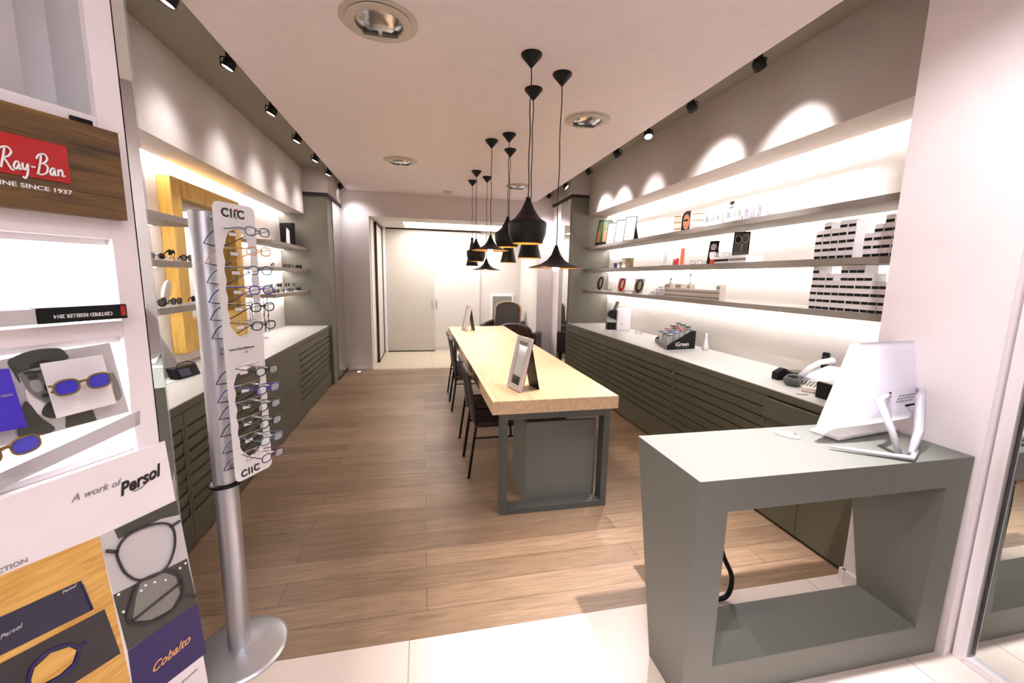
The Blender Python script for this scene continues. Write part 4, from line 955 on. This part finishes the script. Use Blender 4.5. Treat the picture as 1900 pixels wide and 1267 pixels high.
def bottle_faces(): return [('picture', R4, 'green', 1), ('bottle_picture', [(.2, .12), (.6, .12), (.6, .5), (.48, .62), (.46, .85), (.36, .85), (.34, .62), (.2, .5)], 'bottle', 2), ('dark_strip', rr(.03, .97, .02, .14), 'blackp', 3)]
easel_card(1104, 1113.5, 408, 2.54, Z1, -62, bottle_faces(), 'narrow green card picturing an amber bottle, far top shelf', 'card')
easel_card(1114, 1131, 409, 2.55, Z1, -50, bottle_faces(), 'wider green card picturing an amber bottle, far top shelf', 'card')
def sketch(k): return [('paper', R4, 'paper', 1)]+[('sketch_line', ell(.5+.2*math.sin(k), .5, .22, .16, 16), 'lgrey', 2), ('sketch_centre', ell(.5+.2*math.sin(k), .5, .20, .14, 16), 'paper', 3), ('sketch_mark', rr(.35, .5, .12, .22), 'textg', 2)]
easel_card(1123, 1139, 413, 2.54, Z1, -58, sketch(0), 'white sketch card on black easel, leftmost of three', 'card')
easel_card(1138, 1157, 408, 2.54, Z1, -58, sketch(2), 'pinkish white sketch card on black easel, middle of three', 'card')
easel_card(1155, 1176, 402, 2.53, Z1, -58, sketch(1), 'white sketch card on black easel, rightmost and tallest of three', 'card')
# folding cardboard display with a face print between two shelved wings
p0 = on(1249, 430, 'x', 2.66); p0.z = Z1
t = thing('folding_display', p0, 'cream folding display with a printed face between shelved wings', 'display stand')
pA = span(p0, -35, 1263); pB = span(pA, -75, 1279); pC = span(pB, -38, 1307)
def wing(a, b, h, nm):
    u = b-a; n = Vector((-u.y, u.x, 0)).normalized()
    if n.x < 0: n = -n
    v = lambda s, z: a+u*s+Vector((0, 0, z))
    mb = MB(); mb.prism([v(0, 0), v(1, 0), v(1, h), v(0, h)], n*.004)
    for zz_ in (0, h*.32, h*.64, h-.012): mb.prism([v(0, zz_), v(1, zz_), v(1, zz_+.012), v(0, zz_+.012)], -n*.02)
    for s in (0, .92): mb.prism([v(s, 0), v(s+.08, 0), v(s+.08, h), v(s, h)], -n*.02)
    return mb.build(nm, 'cream', t)
wing(p0, pA, .21, 'left_wing'); wing(pB, pC, .22, 'right_wing')
u = pB-pA; n = Vector((-u.y, u.x, 0)).normalized(); n = n if n.x > 0 else -n
F_ = lambda a, b, k_=0: pA+u*a+Vector((0, 0, .235*b))-n*.0007*k_
MB().prism([F_(0, 0), F_(1, 0), F_(1, 1), F_(.5, 1.02), F_(.15, .93), F_(0, .75)], n*.003).build('print', 'hair', t)
MB().prism([F_(a, b, 1) for a, b in ell(.55, .55, .38, .33)], n*.0006).build('face', 'skin', t)
MB().prism([F_(a, b, 2) for a, b in ell(.50, .62, .30, .05)], n*.0006).build('eye_area', 'hair', t)
MB().prism([F_(a, b, 2) for a, b in ell(.5, .36, .13, .025)], n*.0006).build('lips', 'red', t)
# trays of clear pouches with folded glasses
def tray(px0, px1, x, label, m_='white', h=.035, d=.10):
    a, b = yr(px0, 415, x), yr(px1, 400, x)
    mb = MB().box((x, b, Z1), (x+d, a, Z1+.004)).box((x, b, Z1), (x+.003, a, Z1+h)).box((x+d-.003, b, Z1), (x+d, a, Z1+h*1.2)).box((x, b, Z1), (x+d, b+.003, Z1+h)).box((x, a-.003, Z1), (x+d, a, Z1+h))
    tag(mb.build('pouch_tray', m_, origin=(x+d/2, (a+b)/2, Z1)), label, 'tray')
tray(1305, 1341, 2.52, 'left white cardboard tray of clear glasses tubes, top shelf')
tray(1342, 1378, 2.51, 'middle white cardboard tray of clear glasses tubes, top shelf')
tray(1380, 1438, 2.50, 'clear acrylic tray of glasses tubes at the right, top shelf', 'glass', .045)
tc = [(52, 56, 60), (120, 120, 128), (96, 100, 120), (150, 176, 90), (150, 90, 90), (150, 160, 180), (110, 150, 80), (150, 70, 84), (190, 170, 190), (150, 70, 90), (120, 120, 110)]
tw = ['dark grey', 'grey', 'slate', 'lime', 'dusty red', 'pale blue', 'green', 'crimson', 'lilac', 'wine', 'olive']
for i, px in enumerate((1312, 1322, 1331, 1340, 1351, 1361, 1371, 1384, 1396, 1408, 1427)):
    x = 2.56+.012*(i % 2); y = yr(px, 400, x); h = .135; tilt = .10 if i < 10 else -.25
    t = thing('glasses_tube', (x, y, Z1+.005), 'clear tube holding %s glasses on the top right shelf' % tw[i], 'tube', 'clear tubes of reading glasses on the top shelf')
    mb = MB().lathe([(0, 0), (.020, 0), (.022, h*.5), (.021, h), (.018, h+.004)], (0, 0, 0), 14); mb.xf(T((x, y, Z1+.006)) @ Rx(tilt)); mb.build('tube', 'glass', t)
    mb = MB().tube([(.010*math.cos(a), 0, h*.32+.05*math.sin(a)*.8) for a in [2*PI*q/12 for q in range(12)]], .0045, 5, True).tube([(-.006, .006, .02), (-.006, .006, h*.9)], .0035, 5); mb.xf(T((x, y, Z1+.006)) @ Rx(tilt)); mb.build('folded_glasses', mat('tube_glasses', tc[i], .3), t)
    mb = MB().lathe([(0, 0), (.0195, 0), (.0195, .012), (0, .012)], (0, 0, h), 14); mb.xf(T((x, y, Z1+.006)) @ Rx(tilt)); mb.build('cap', 'white', t)
y0, y1 = yr(1356, 370, 2.68), yr(1396, 365, 2.68)
t = thing('header_card', (2.68, (y0+y1)/2, Z1), 'white header card with two small portraits above the glasses tubes', 'card')
MB().box((2.68, y1, Z1), (2.684, y0, Z1+.19)).build('card', 'paper', t)
MB().box((2.677, y0-.05, Z1+.15), (2.68, y0, Z1+.21)).build('portrait_print', 'hair', t)
MB().box((2.677, y1, Z1+.16), (2.68, y1+.05, Z1+.22)).build('portrait_print', 'beige', t)

# middle shelf
for i, (a, b, h, m_, l) in enumerate(((1139, 1142, .075, 'purple', 'narrow violet box'), (1145, 1151, .085, 'beige', 'pale tan box'), (1150.5, 1154, .085, 'leather', 'narrow brown box'), (1153.5, 1161, .115, 'cream', 'tall cream box'), (1162, 1168, .115, 'amber', 'tall ochre and cream box'))):
    ya, yb_ = yr(a, 485, 2.64), yr(b, 485, 2.64)
    t = thing('small_box', (2.68, (ya+yb_)/2, Z2), l+' in the little row on the far middle shelf', 'box', 'little boxes on the far middle shelf')
    ct_ = MB().box((2.64, min(ya, yb_)+.003, Z2), (2.70, max(ya, yb_)-.003, Z2+h)).build('carton', m_, t, bevel=.001)
    if i >= 3: MB().box((2.638, min(ya, yb_)+.002, Z2+h), (2.702, max(ya, yb_)-.002, Z2+h+.010)).build('lid', 'dgrey', ct_)
y_ = yr(1173, 490, 2.6); tag(MB().cyl((2.6, y_, Z2), .012, .016, 12).build('bottle_cap', 'steel', origin=(2.6, y_, Z2)), 'tiny grey cap standing alone on the far middle shelf', 'cap')
ya, yb_ = yr(1233, 488, 2.62), yr(1266, 486, 2.58)
t = thing('perfume_stand', (2.6, (ya+yb_)/2, Z2), 'clear stand with silver and red uprights on the middle shelf', 'display stand')
MB().box((2.56, yb_, Z2), (2.68, ya, Z2+.008)).build('base', 'glass', t)
MB().box((2.60, ya-.035, Z2+.008), (2.62, ya-.005, Z2+.17)).build('silver_upright', 'alu', t)
MB().box((2.57, yb_+.003, Z2+.008), (2.60, yb_+.022, Z2+.17)).build('red_upright', 'orange', t)
MB().prism([(2.59, (ya+yb_)/2-.01, Z2+.008), (2.59, (ya+yb_)/2-.07, Z2+.008), (2.59, (ya+yb_)/2-.075, Z2+.075), (2.59, (ya+yb_)/2-.045, Z2+.04), (2.59, (ya+yb_)/2-.015, Z2+.07)], (.03, 0, 0)).build('red_holder', 'red', t)
eyewear('glasses', (2.58, yr(1292, 482, 2.58), Z2+.001), None, 'blackp', 'lens', 'thin black glasses standing open on the middle shelf', 'glasses', matrix=T((2.58, yr(1292, 482, 2.58), Z2+.022)) @ Rz(-PI/2+.5), r=.0016, h=.034)
easel_card(1314, 1328, 447, 2.55, Z2, -62, [('photo', R4, 'blackp', 1), ('face', ell(.5, .42, .33, .24), 'beige', 2), ('cap', ell(.5, .74, .32, .14), 'lgrey', 2), ('dark_glasses', rr(.18, .82, .52, .60), 'blackp', 3)], 'narrow black photo card of a face with dark glasses', 'photo')
def sbox2(px0, px1, x0, x1, z0, z1, m_, name, label, cat, band=None):
    ya, yb_ = yr(px0, 480, x0), yr(px1, 480, x0)
    t = thing(name, ((x0+x1)/2, (ya+yb_)/2, z0), label, cat)
    MB().box((x0, yb_, z0), (x1, ya, z1)).build('box', m_, t, bevel=.001)
    if band: MB().box((x0-.001, yb_+.001, z0+(z1-z0)*.3), (x0, ya-.001, z0+(z1-z0)*.62)).build('band', band, t)
    return t
sbox2(1317, 1322, 2.51, 2.53, Z2, Z2+.035, 'orange', 'small_box', 'tiny orange box in front of the face photo card', 'box')
sbox2(1324, 1352, 2.54, 2.66, Z2, Z2+.060, 'white', 'gift_box', 'flat white box with a black band on the middle shelf', 'box', 'blackp')
sbox2(1353, 1384, 2.54, 2.70, Z2, Z2+.062, 'white', 'gift_box', 'flat white box with a grey band under the x-ray photo', 'box', 'greyp')
yy = yr(1340, 468, 2.6)
eyewear('glasses', (2.6, yy, Z2+.062), None, 'steel', 'lens', 'rimless looking glasses on top of the flat white box', 'glasses', matrix=T((2.6, yy, Z2+.083)) @ Rz(-PI/2+.9), r=.0012, h=.032)
easel_card(1360, 1388, 431, 2.60, Z2+.062, -62, [('photo', R4, 'dgrey', 1), ('lens_drawing', ell(.3, .68, .20, .16), 'lgrey', 2), ('lens_dark', ell(.3, .68, .18, .145), 'blackp', 3), ('lens_drawing', ell(.74, .70, .20, .16), 'lgrey', 2), ('lens_dark', ell(.74, .70, .18, .145), 'dgrey', 3), ('nose_line', rr(.5, .6, .2, .5), 'greyp', 2)], 'dark photo card of glasses like an x-ray, standing on box', 'photo', easel=False, lean=.05)

# lower shelf: oval stands, glasses, tray
for px0, px1, yt, m_, l in ((1109, 1118, 512, 'leather2', 'brown'), (1149, 1158, 515, 'red', 'red'), (1180, 1192, 516, 'dgrey', 'dark grey')):
    easel_card(px0, px1, yt, 2.62, Z3, -62, [('oval_print', ell(.5, .5, .42, .48), m_, 2), ('oval_highlight', ell(.55, .55, .16, .30), 'beige' if m_ != 'red' else 'cream', 3)], l+' oval picture card on the far lower shelf', 'card', back='white', easel=False, lean=.25)
for px, c, m_, l in ((1102, -.2, 'dgrey', 'clear and grey glasses at the far end of lower shelf'), (1133, .1, 'leather', 'dark glasses before the red oval card'), (1163, .2, 'navy', 'dark blue glasses between the oval cards'), (1174, -.1, 'red', 'red rimmed glasses before the dark oval card')):
    y = yr(px, 535, 2.56)
    eyewear('glasses', (2.56, y, Z3+.001), None, m_, 'lens', l, 'glasses', 'glasses on the far lower shelf', matrix=T((2.54, y, Z3+.022)) @ Rz(-PI/2+c), r=.002, h=.034, fold=True)
ya, yb_ = yr(1203, 540, 2.54), yr(1231, 544, 2.54)
t = thing('clear_tray', (2.62, (ya+yb_)/2, Z3), 'clear stepped tray of small glasses on the lower shelf', 'tray')
for i in range(3): MB().box((2.54+.05*i, yb_, Z3+.0), (2.59+.05*i, ya, Z3+.02+.03*i)).build('step', 'glass', t)
gi = 0
for i in range(3):
    for j in range(3):
        y = yb_+(ya-yb_)*(j+.5)/3; z = Z3+.02+.03*i
        eyewear('mini_glasses', (2.565+.05*i, y, z), None, ['red', 'navy', 'blackp'][(i+j) % 3], 'lens', '%s row, %s pair of small glasses on the clear stepped tray' % (['front', 'middle', 'back'][i], ['right', 'centre', 'left'][j]), 'glasses', 'small glasses on the clear tray', matrix=T((2.555+.05*i, y, z+.012)) @ Rz(-PI/2) @ Matrix.Scale(.5, 4), r=.003, h=.036, fold=True)

# boxes of contact lenses: one built, then copied into every stack
ordw = ['first', 'second', 'third', 'fourth', 'fifth', 'sixth', 'seventh', 'eighth', 'ninth', 'tenth', 'eleventh', 'twelfth', 'thirteenth', 'fourteenth', 'fifteenth', 'sixteenth', 'seventeenth', 'eighteenth']
rowsw = ['lowest', 'second up', 'third up', 'fourth up', 'fifth up', 'sixth up']
def lens_box(name, w, h, d, m1, m2, band):
    mb = MB().box((0, -w/2, 0), (d, w/2, h)); mb.m(1).box((-.0008, -w/2+.002, h*band[0]), (0, w/2-.002, h*band[1]))
    return mb.build(name, [m1, m2], origin=(0, 0, 0))
proto = None
def stacks(pxs, counts, z, pile, group, pyw, ph=.0495):
    global proto
    for c, n in enumerate(counts):
        ya, yb_ = on(pxs[c], pyw, 'x', 2.55).y, on(pxs[c+1], pyw, 'x', 2.55).y
        yc = (ya+yb_)/2
        for r in range(n):
            lab = 'banded lens box, %s in %s stack from left, %s' % (rowsw[r], ordw[c], pile)
            loc = (2.548+.003*math.sin(c*3+r*5), yc+.0015*math.sin(r*7+c), z+ph*r)
            if proto is None:
                proto = lens_box('lens_box', .0485, .0462, .10, 'white', 'blackp', (.06, .42)); proto.location = loc; tag(proto, lab, 'box', group)
            else: copy_tree(proto, loc, lab, group)
stacks([1510, 1522.5, 1537, 1551, 1566, 1581.5], [4, 5, 4, 5, 5], Z2, 'left pile, middle shelf', 'contact lens boxes, left pile on the middle shelf', 480, .0466)
stacks([1600, 1616.5, 1633, 1650, 1667], [3, 4, 5, 4], Z2, 'pile by the white wall', 'contact lens boxes by the white wall', 475, .0466)
stacks([1500, 1512.5, 1525, 1538.5, 1552, 1566.5, 1581, 1596, 1611, 1626.5, 1642], [6, 5, 5, 4, 6, 6, 6, 5, 4, 4], Z3, 'lower shelf pile', 'contact lens boxes on the lower shelf', 572, .0466)
pb_ = None
ya, yb_ = yr(1232, 552, 2.56), yr(1334, 556, 2.56)
for c in range(18):
    for r in range(3 if c in (0, 1, 4, 5, 8, 17) else 2):
        lab = 'small beige box, %s in %s column of the low beige row' % (rowsw[r], ordw[c]); loc = (2.56, ya+(yb_-ya)*(c+.5)/18, Z3+.046*r)
        if pb_ is None: pb_ = lens_box('small_lens_box', .046, .045, .06, 'beige', 'greyp', (.3, .6)); pb_.location = loc; tag(pb_, lab, 'box', 'small beige boxes on the lower shelf')
        else: copy_tree(pb_, loc, lab)
for px, h, l in ((1240, .05, 'left'), (1251, .05, 'middle'), (1273, .09, 'right, tallest')):
    y = yr(px, 540, 2.60); z = Z3+.139 if px != 1251 else Z3+.139
    c = min(range(18), key=lambda q: abs(ya+(yb_-ya)*(q+.5)/18-y) if q in (1, 4, 8) else 9); y = ya+(yb_-ya)*(c+.5)/18
    tag(MB().cyl((2.58, y, z-.0010), .016, .006, 14).tube([(2.58, y, z+.004), (2.58, y, z+h)], .005, 8).ball((2.58, y, z+h), .014, 10).build('display_pin', 'alu', origin=(2.58, y, z)), l+' small grey knob-topped peg on the beige boxes', 'peg')

# ================================================================ RIGHT COUNTER GOODS
ZC = .888
cx, cy = 2.60, 5.28
t = thing('coffee_machine', (cx, cy, ZC), 'white capsule coffee machine with a black front on right counter', 'coffee machine')
MB().box((cx-.16, cy-.06, ZC), (cx+.17, cy+.06, ZC+.02)).build('drip_base', 'white', t, bevel=.006)
MB().prism([(cx-.03, cy-.055, ZC+.02), (cx+.17, cy-.055, ZC+.02), (cx+.17, cy-.055, ZC+.30), (cx+.10, cy-.055, ZC+.325), (cx-.03, cy-.055, ZC+.29)], (0, .11, 0)).build('body', 'white', t, bevel=.012)
MB().prism([(cx-.155, cy-.045, ZC+.02), (cx-.045, cy-.045, ZC+.02), (cx-.04, cy-.045, ZC+.125), (cx-.15, cy-.045, ZC+.125)], (0, .09, 0)).build('cup_grid_box', 'blackp', t, bevel=.010)
MB().prism([(cx-.14, cy-.04, ZC+.20), (cx-.09, cy-.04, ZC+.18), (cx-.03, cy-.04, ZC+.15), (cx-.03, cy-.04, ZC+.295), (cx-.09, cy-.04, ZC+.285), (cx-.14, cy-.04, ZC+.25)], (0, .08, 0)).build('brewing_head', 'blackp', t, bevel=.012)
MB().prism([(cx-.07, cy-.025, ZC+.285), (cx-.03, cy-.025, ZC+.30), (cx+.005, cy-.025, ZC+.40), (cx-.03, cy-.025, ZC+.405)], (0, .05, 0)).build('lever', 'steel', t, bevel=.008)
MB().tube([(cx-.10, cy, ZC+.19), (cx-.10, cy, ZC+.155)], .012, 12).build('spout', 'chrome', t)
MB().ball((cx+.04, cy-.058, ZC+.10), .008, 10).build('button', 'steel', t)
wx = on(1190, 611, 'z', ZC); wy = wx.y
eyewear('glasses', (2.78, 4.95, ZC+.001), None, 'steel', 'lens', 'thin grey glasses lying open beside the coffee machine', 'glasses', matrix=T((2.72, 4.9, ZC+.022)) @ Rz(-PI/2+.4), r=.0016)
# black iGreen counter display full of capped tubes
q0, q1, q2 = on(1237, 649, 'z', ZC), on(1289, 647, 'z', ZC), on(1215, 634, 'z', ZC)
t = thing('counter_display', q0, 'black iGreen counter display holding capped tubes of glasses', 'display stand')
v = q1-q0; vn = v.normalized(); bk = (q2-q0); hn = Vector((0, 0, 1))
H = lambda s, b, z: q0+v*s+bk*b+hn*z
wd_ = v.length
for b in (0, 1): MB().prism([H(0, b, 0), H(1, b, 0), H(1, b, .185), H(.80, b, .185), H(0, b, .045)], bk.normalized()*(.004 if b == 0 else -.004)).build('side_panel', 'blackp', t)
MB().prism([H(0, 0, 0), H(0, 1, 0), H(0, 1, .045), H(0, 0, .045)], vn*.004).prism([H(1, 0, 0), H(1, 1, 0), H(1, 1, .185), H(1, 0, .185)], -vn*.004).prism([H(0, 0, 0), H(1, 0, 0), H(1, 1, 0), H(0, 1, 0)], hn*.004).build('tray', 'greyp', t)
ang = math.atan2(vn.y, vn.x)
text_mesh('lettering', 'iGreen', .060, 'textw', t, T(H(.53, -.006, .052)-ROOT[t.name]) @ Rz(ang), bold=.0006)
MB().prism([H(.32, -.005, .018), H(.78, -.005, .018), H(.78, -.005, .021), H(.32, -.005, .021)], bk.normalized()*.001).build('tag_line', 'textg', t)
capc = ['navy', 'bluecap', 'red', 'blackp']; M['bluecap'] = mat('blue_cap', (60, 96, 140), .4)
for i in range(4):
    for j in range(3):
        c = H(.12+.22*i, .16+.32*j, .006); h = .125+.028*i
        g = thing('glasses_tube', c, 'capped clear tube in the black counter display, %s row, %s' % (['front', 'second', 'third', 'back'][i], ['nearest', 'middle', 'farthest'][j]), 'tube', 'capped tubes in the counter display')
        MB().box((c.x-.020, c.y-.020, c.z), (c.x+.020, c.y+.020, c.z+h)).build('tube', 'glass', g, bevel=.006); tb_ = g.children[0]
        MB().box((c.x-.013, c.y-.009, c.z+.005), (c.x+.013, c.y+.009, c.z+h*.8)).build('insert', ['cream', 'beige', 'paper'][(i+j) % 3], g)
        MB().box((c.x-.022, c.y-.022, c.z+h), (c.x+.022, c.y+.022, c.z+h+.012)).build('cap', capc[(i+(j == 2)*1) % 4], tb_, bevel=.003)
# bell-shaped white dish behind the display
sp = on(1300, 612, 'x', 2.84); tag(MB().lathe([(.0, .0), (.03, .0), (.032, .03), (.012, .12), (.010, .15), (.014, .17), (0, .175)], (2.82, 3.72, ZC), 20).build('white_vase', 'white', origin=(2.82, 3.72, ZC)), 'slim white bottle behind the black counter display', 'bottle')
# till corner: scanner, stand, card reader, terminal, phone, fax
def P_(px, py, z=ZC): return on(px, py, 'z', z)
a, b = P_(1430, 702), P_(1463, 706)
t = thing('barcode_scanner', a, 'black handheld barcode scanner lying on the right counter', 'scanner')
MB().prism([a, a+Vector((.055, -.01, 0)), a+Vector((.06, -.03, .07)), a+Vector((.035, -.03, .095)), a+Vector((.0, -.0, .055))], (.0, -.055, 0)).build('head', 'blackp', t, bevel=.008)
MB().tube([a+Vector((.04, -.03, .070)), a+Vector((.06, -.06, .066)), a+Vector((.08, -.10, .05)), a+Vector((.09, -.13, .030))], [.018, .019, .017, .013], 10).build('grip', 'blackp', t)
MB().tube(smooth([a+Vector((.09, -.13, .030)), a+Vector((.07, -.145, .008)), a+Vector((.03, -.15, .006))], False), .005, 8).build('cable', 'blackp', t)
c = P_(1467, 716)
t = thing('card_reader', c, 'rounded dark grey reader beside the barcode scanner', 'reader')
mb = MB().ball((0, 0, 0), 1, 20, (.05, .06, .042)); mb.v = [Vector((v_.x, v_.y, max(v_.z, -.03))) for v_ in mb.v]; mb.xf(T(c+Vector((.02, .01, .033)))); mb.build('body', 'steel', t)
mb = MB().ball((0, 0, 0), 1, 16, (.034, .042, .02)); mb.xf(T(c+Vector((.018, .008, .060)))); mb.build('dark_top', 'blackp', t)
c = P_(1478, 731)
tag(MB().tube([c, c+Vector((.03, -.02, 0)), c+Vector((.055, -.025, 0))], .008, 8, flat=.5).build('pen', 'steel', origin=c), 'short grey pen lying beside the card reader', 'pen')
c = P_(1497, 727)
t = thing('payment_terminal', c, 'beige payment terminal with a small keypad on right counter', 'terminal')
X = T(c+Vector((.06, .02, .03))) @ Rz(.5) @ Rx(.0)
mb = MB().prism([(-.07, -.04, -.03), (.09, -.04, -.03), (.09, -.04, .025), (-.07, -.04, 0)], (0, .08, 0)); mb.xf(X); mb.build('body', 'cream', t, bevel=.006)
mb = MB()
for i in range(4):
    for j in range(3): mb.box((-.045+.028*i, -.025+.02*j, .004+.0045*i), (-.030+.028*i, -.012+.02*j, .010+.0045*i))
mb.xf(X); mb.build('keypad', 'greyp', t)
c = P_(1517, 738); 
t = thing('receipt_printer', c, 'black box printer half hidden behind the white computer', 'printer')
MB().box((c.x, c.y-.16, ZC), (c.x+.15, c.y+.02, ZC+.10)).build('body', 'blackp', t, bevel=.005)
MB().box((c.x+.01, c.y-.15, ZC+.10), (c.x+.14, c.y+.01, ZC+.104)).build('lid', 'lgrey', t)
c = P_(1500, 712); c = Vector((2.66, 2.30, ZC))
t = thing('fax_phone', c, 'white fax telephone with curved handset on the right counter', 'telephone')
MB().prism([(2.58, 2.03, ZC), (2.58, 2.03, ZC+.055), (2.80, 2.03, ZC+.13), (2.82, 2.03, ZC)], (0, .34, 0)).build('body', 'white', t, bevel=.008)
def sl(x, y, dz=0): return Vector((x, y, ZC+.055+(x-2.58)*.075/.22+.002+dz))
MB().prism([sl(2.62, 2.06), sl(2.70, 2.06), sl(2.70, 2.16), sl(2.62, 2.16)], (0, 0, .003)).build('keys_field', 'lgrey', t)
MB().prism([sl(2.72, 2.05), sl(2.78, 2.05), sl(2.78, 2.18), sl(2.72, 2.18)], (0, 0, .004)).build('screen', 'navy', t)
MB().tube([sl(2.55, 2.345, .012), sl(2.62, 2.35, .045), sl(2.70, 2.35, .055), sl(2.80, 2.345, .030)], [.022, .018, .018, .024], 12).build('handset', 'white', t)
MB().tube([(2.56+.012*math.cos(k_*1.1), 2.40-.012*k_*.4, ZC+.02+.012*math.sin(k_*1.1)+.001) for k_ in range(28)], .0035, 6).build('coiled_cord', 'dgrey', t)
c = Vector((2.77, 2.5, ZC))
t = thing('document_tray', c, 'low dark tray of papers beside the fax telephone', 'tray')
MB().box((2.68, 2.41, ZC), (2.78, 2.60, ZC+.012)).box((2.68, 2.41, ZC+.035), (2.78, 2.60, ZC+.045)).build('trays', 'dgrey', t)
MB().box((2.69, 2.42, ZC+.012), (2.77, 2.59, ZC+.035)).build('papers', 'lgrey', t)
c = on(1523, 672, 'x', 2.78)
t = thing('cordless_phone', (2.82, c.y, ZC), 'black cordless phone standing upright in its cradle', 'telephone')
MB().box((2.785, c.y-.04, ZC), (2.865, c.y+.04, ZC+.05)).build('cradle', 'blackp', t, bevel=.01)
MB().box((2.805, c.y-.024, ZC+.05), (2.835, c.y+.024, ZC+.21)).build('handset', 'blackp', t, bevel=.010)
MB().box((2.803, c.y-.015, ZC+.145), (2.805, c.y+.015, ZC+.185)).build('screen', 'navy', t)

# black stool with bent tube legs behind the desk's left side
t = thing('stool', (1.28, 1.72, 0), 'black stool with bent tube legs behind the reception desk', 'stool')
MB().box((1.165, 1.60, .455), (1.39, 1.82, .485)).build('seat', 'blackp', t, bevel=.012)
for yy in (1.61, 1.80):
    MB().tube(smooth([(1.19, yy, .455), (1.18, yy, .30), (1.19, yy, .04), (1.24, yy, .0125), (1.40, yy, .0125), (1.475, yy, .03), (1.488, yy, .13), (1.425, yy, .255), (1.385, yy, .38), (1.375, yy, .455)], False, 4), .012, 8).build('leg_loop', 'blackp', t)
MB().tube([(1.19, 1.61, .05), (1.19, 1.80, .05)], .010, 8).build('crossbar', 'blackp', t)
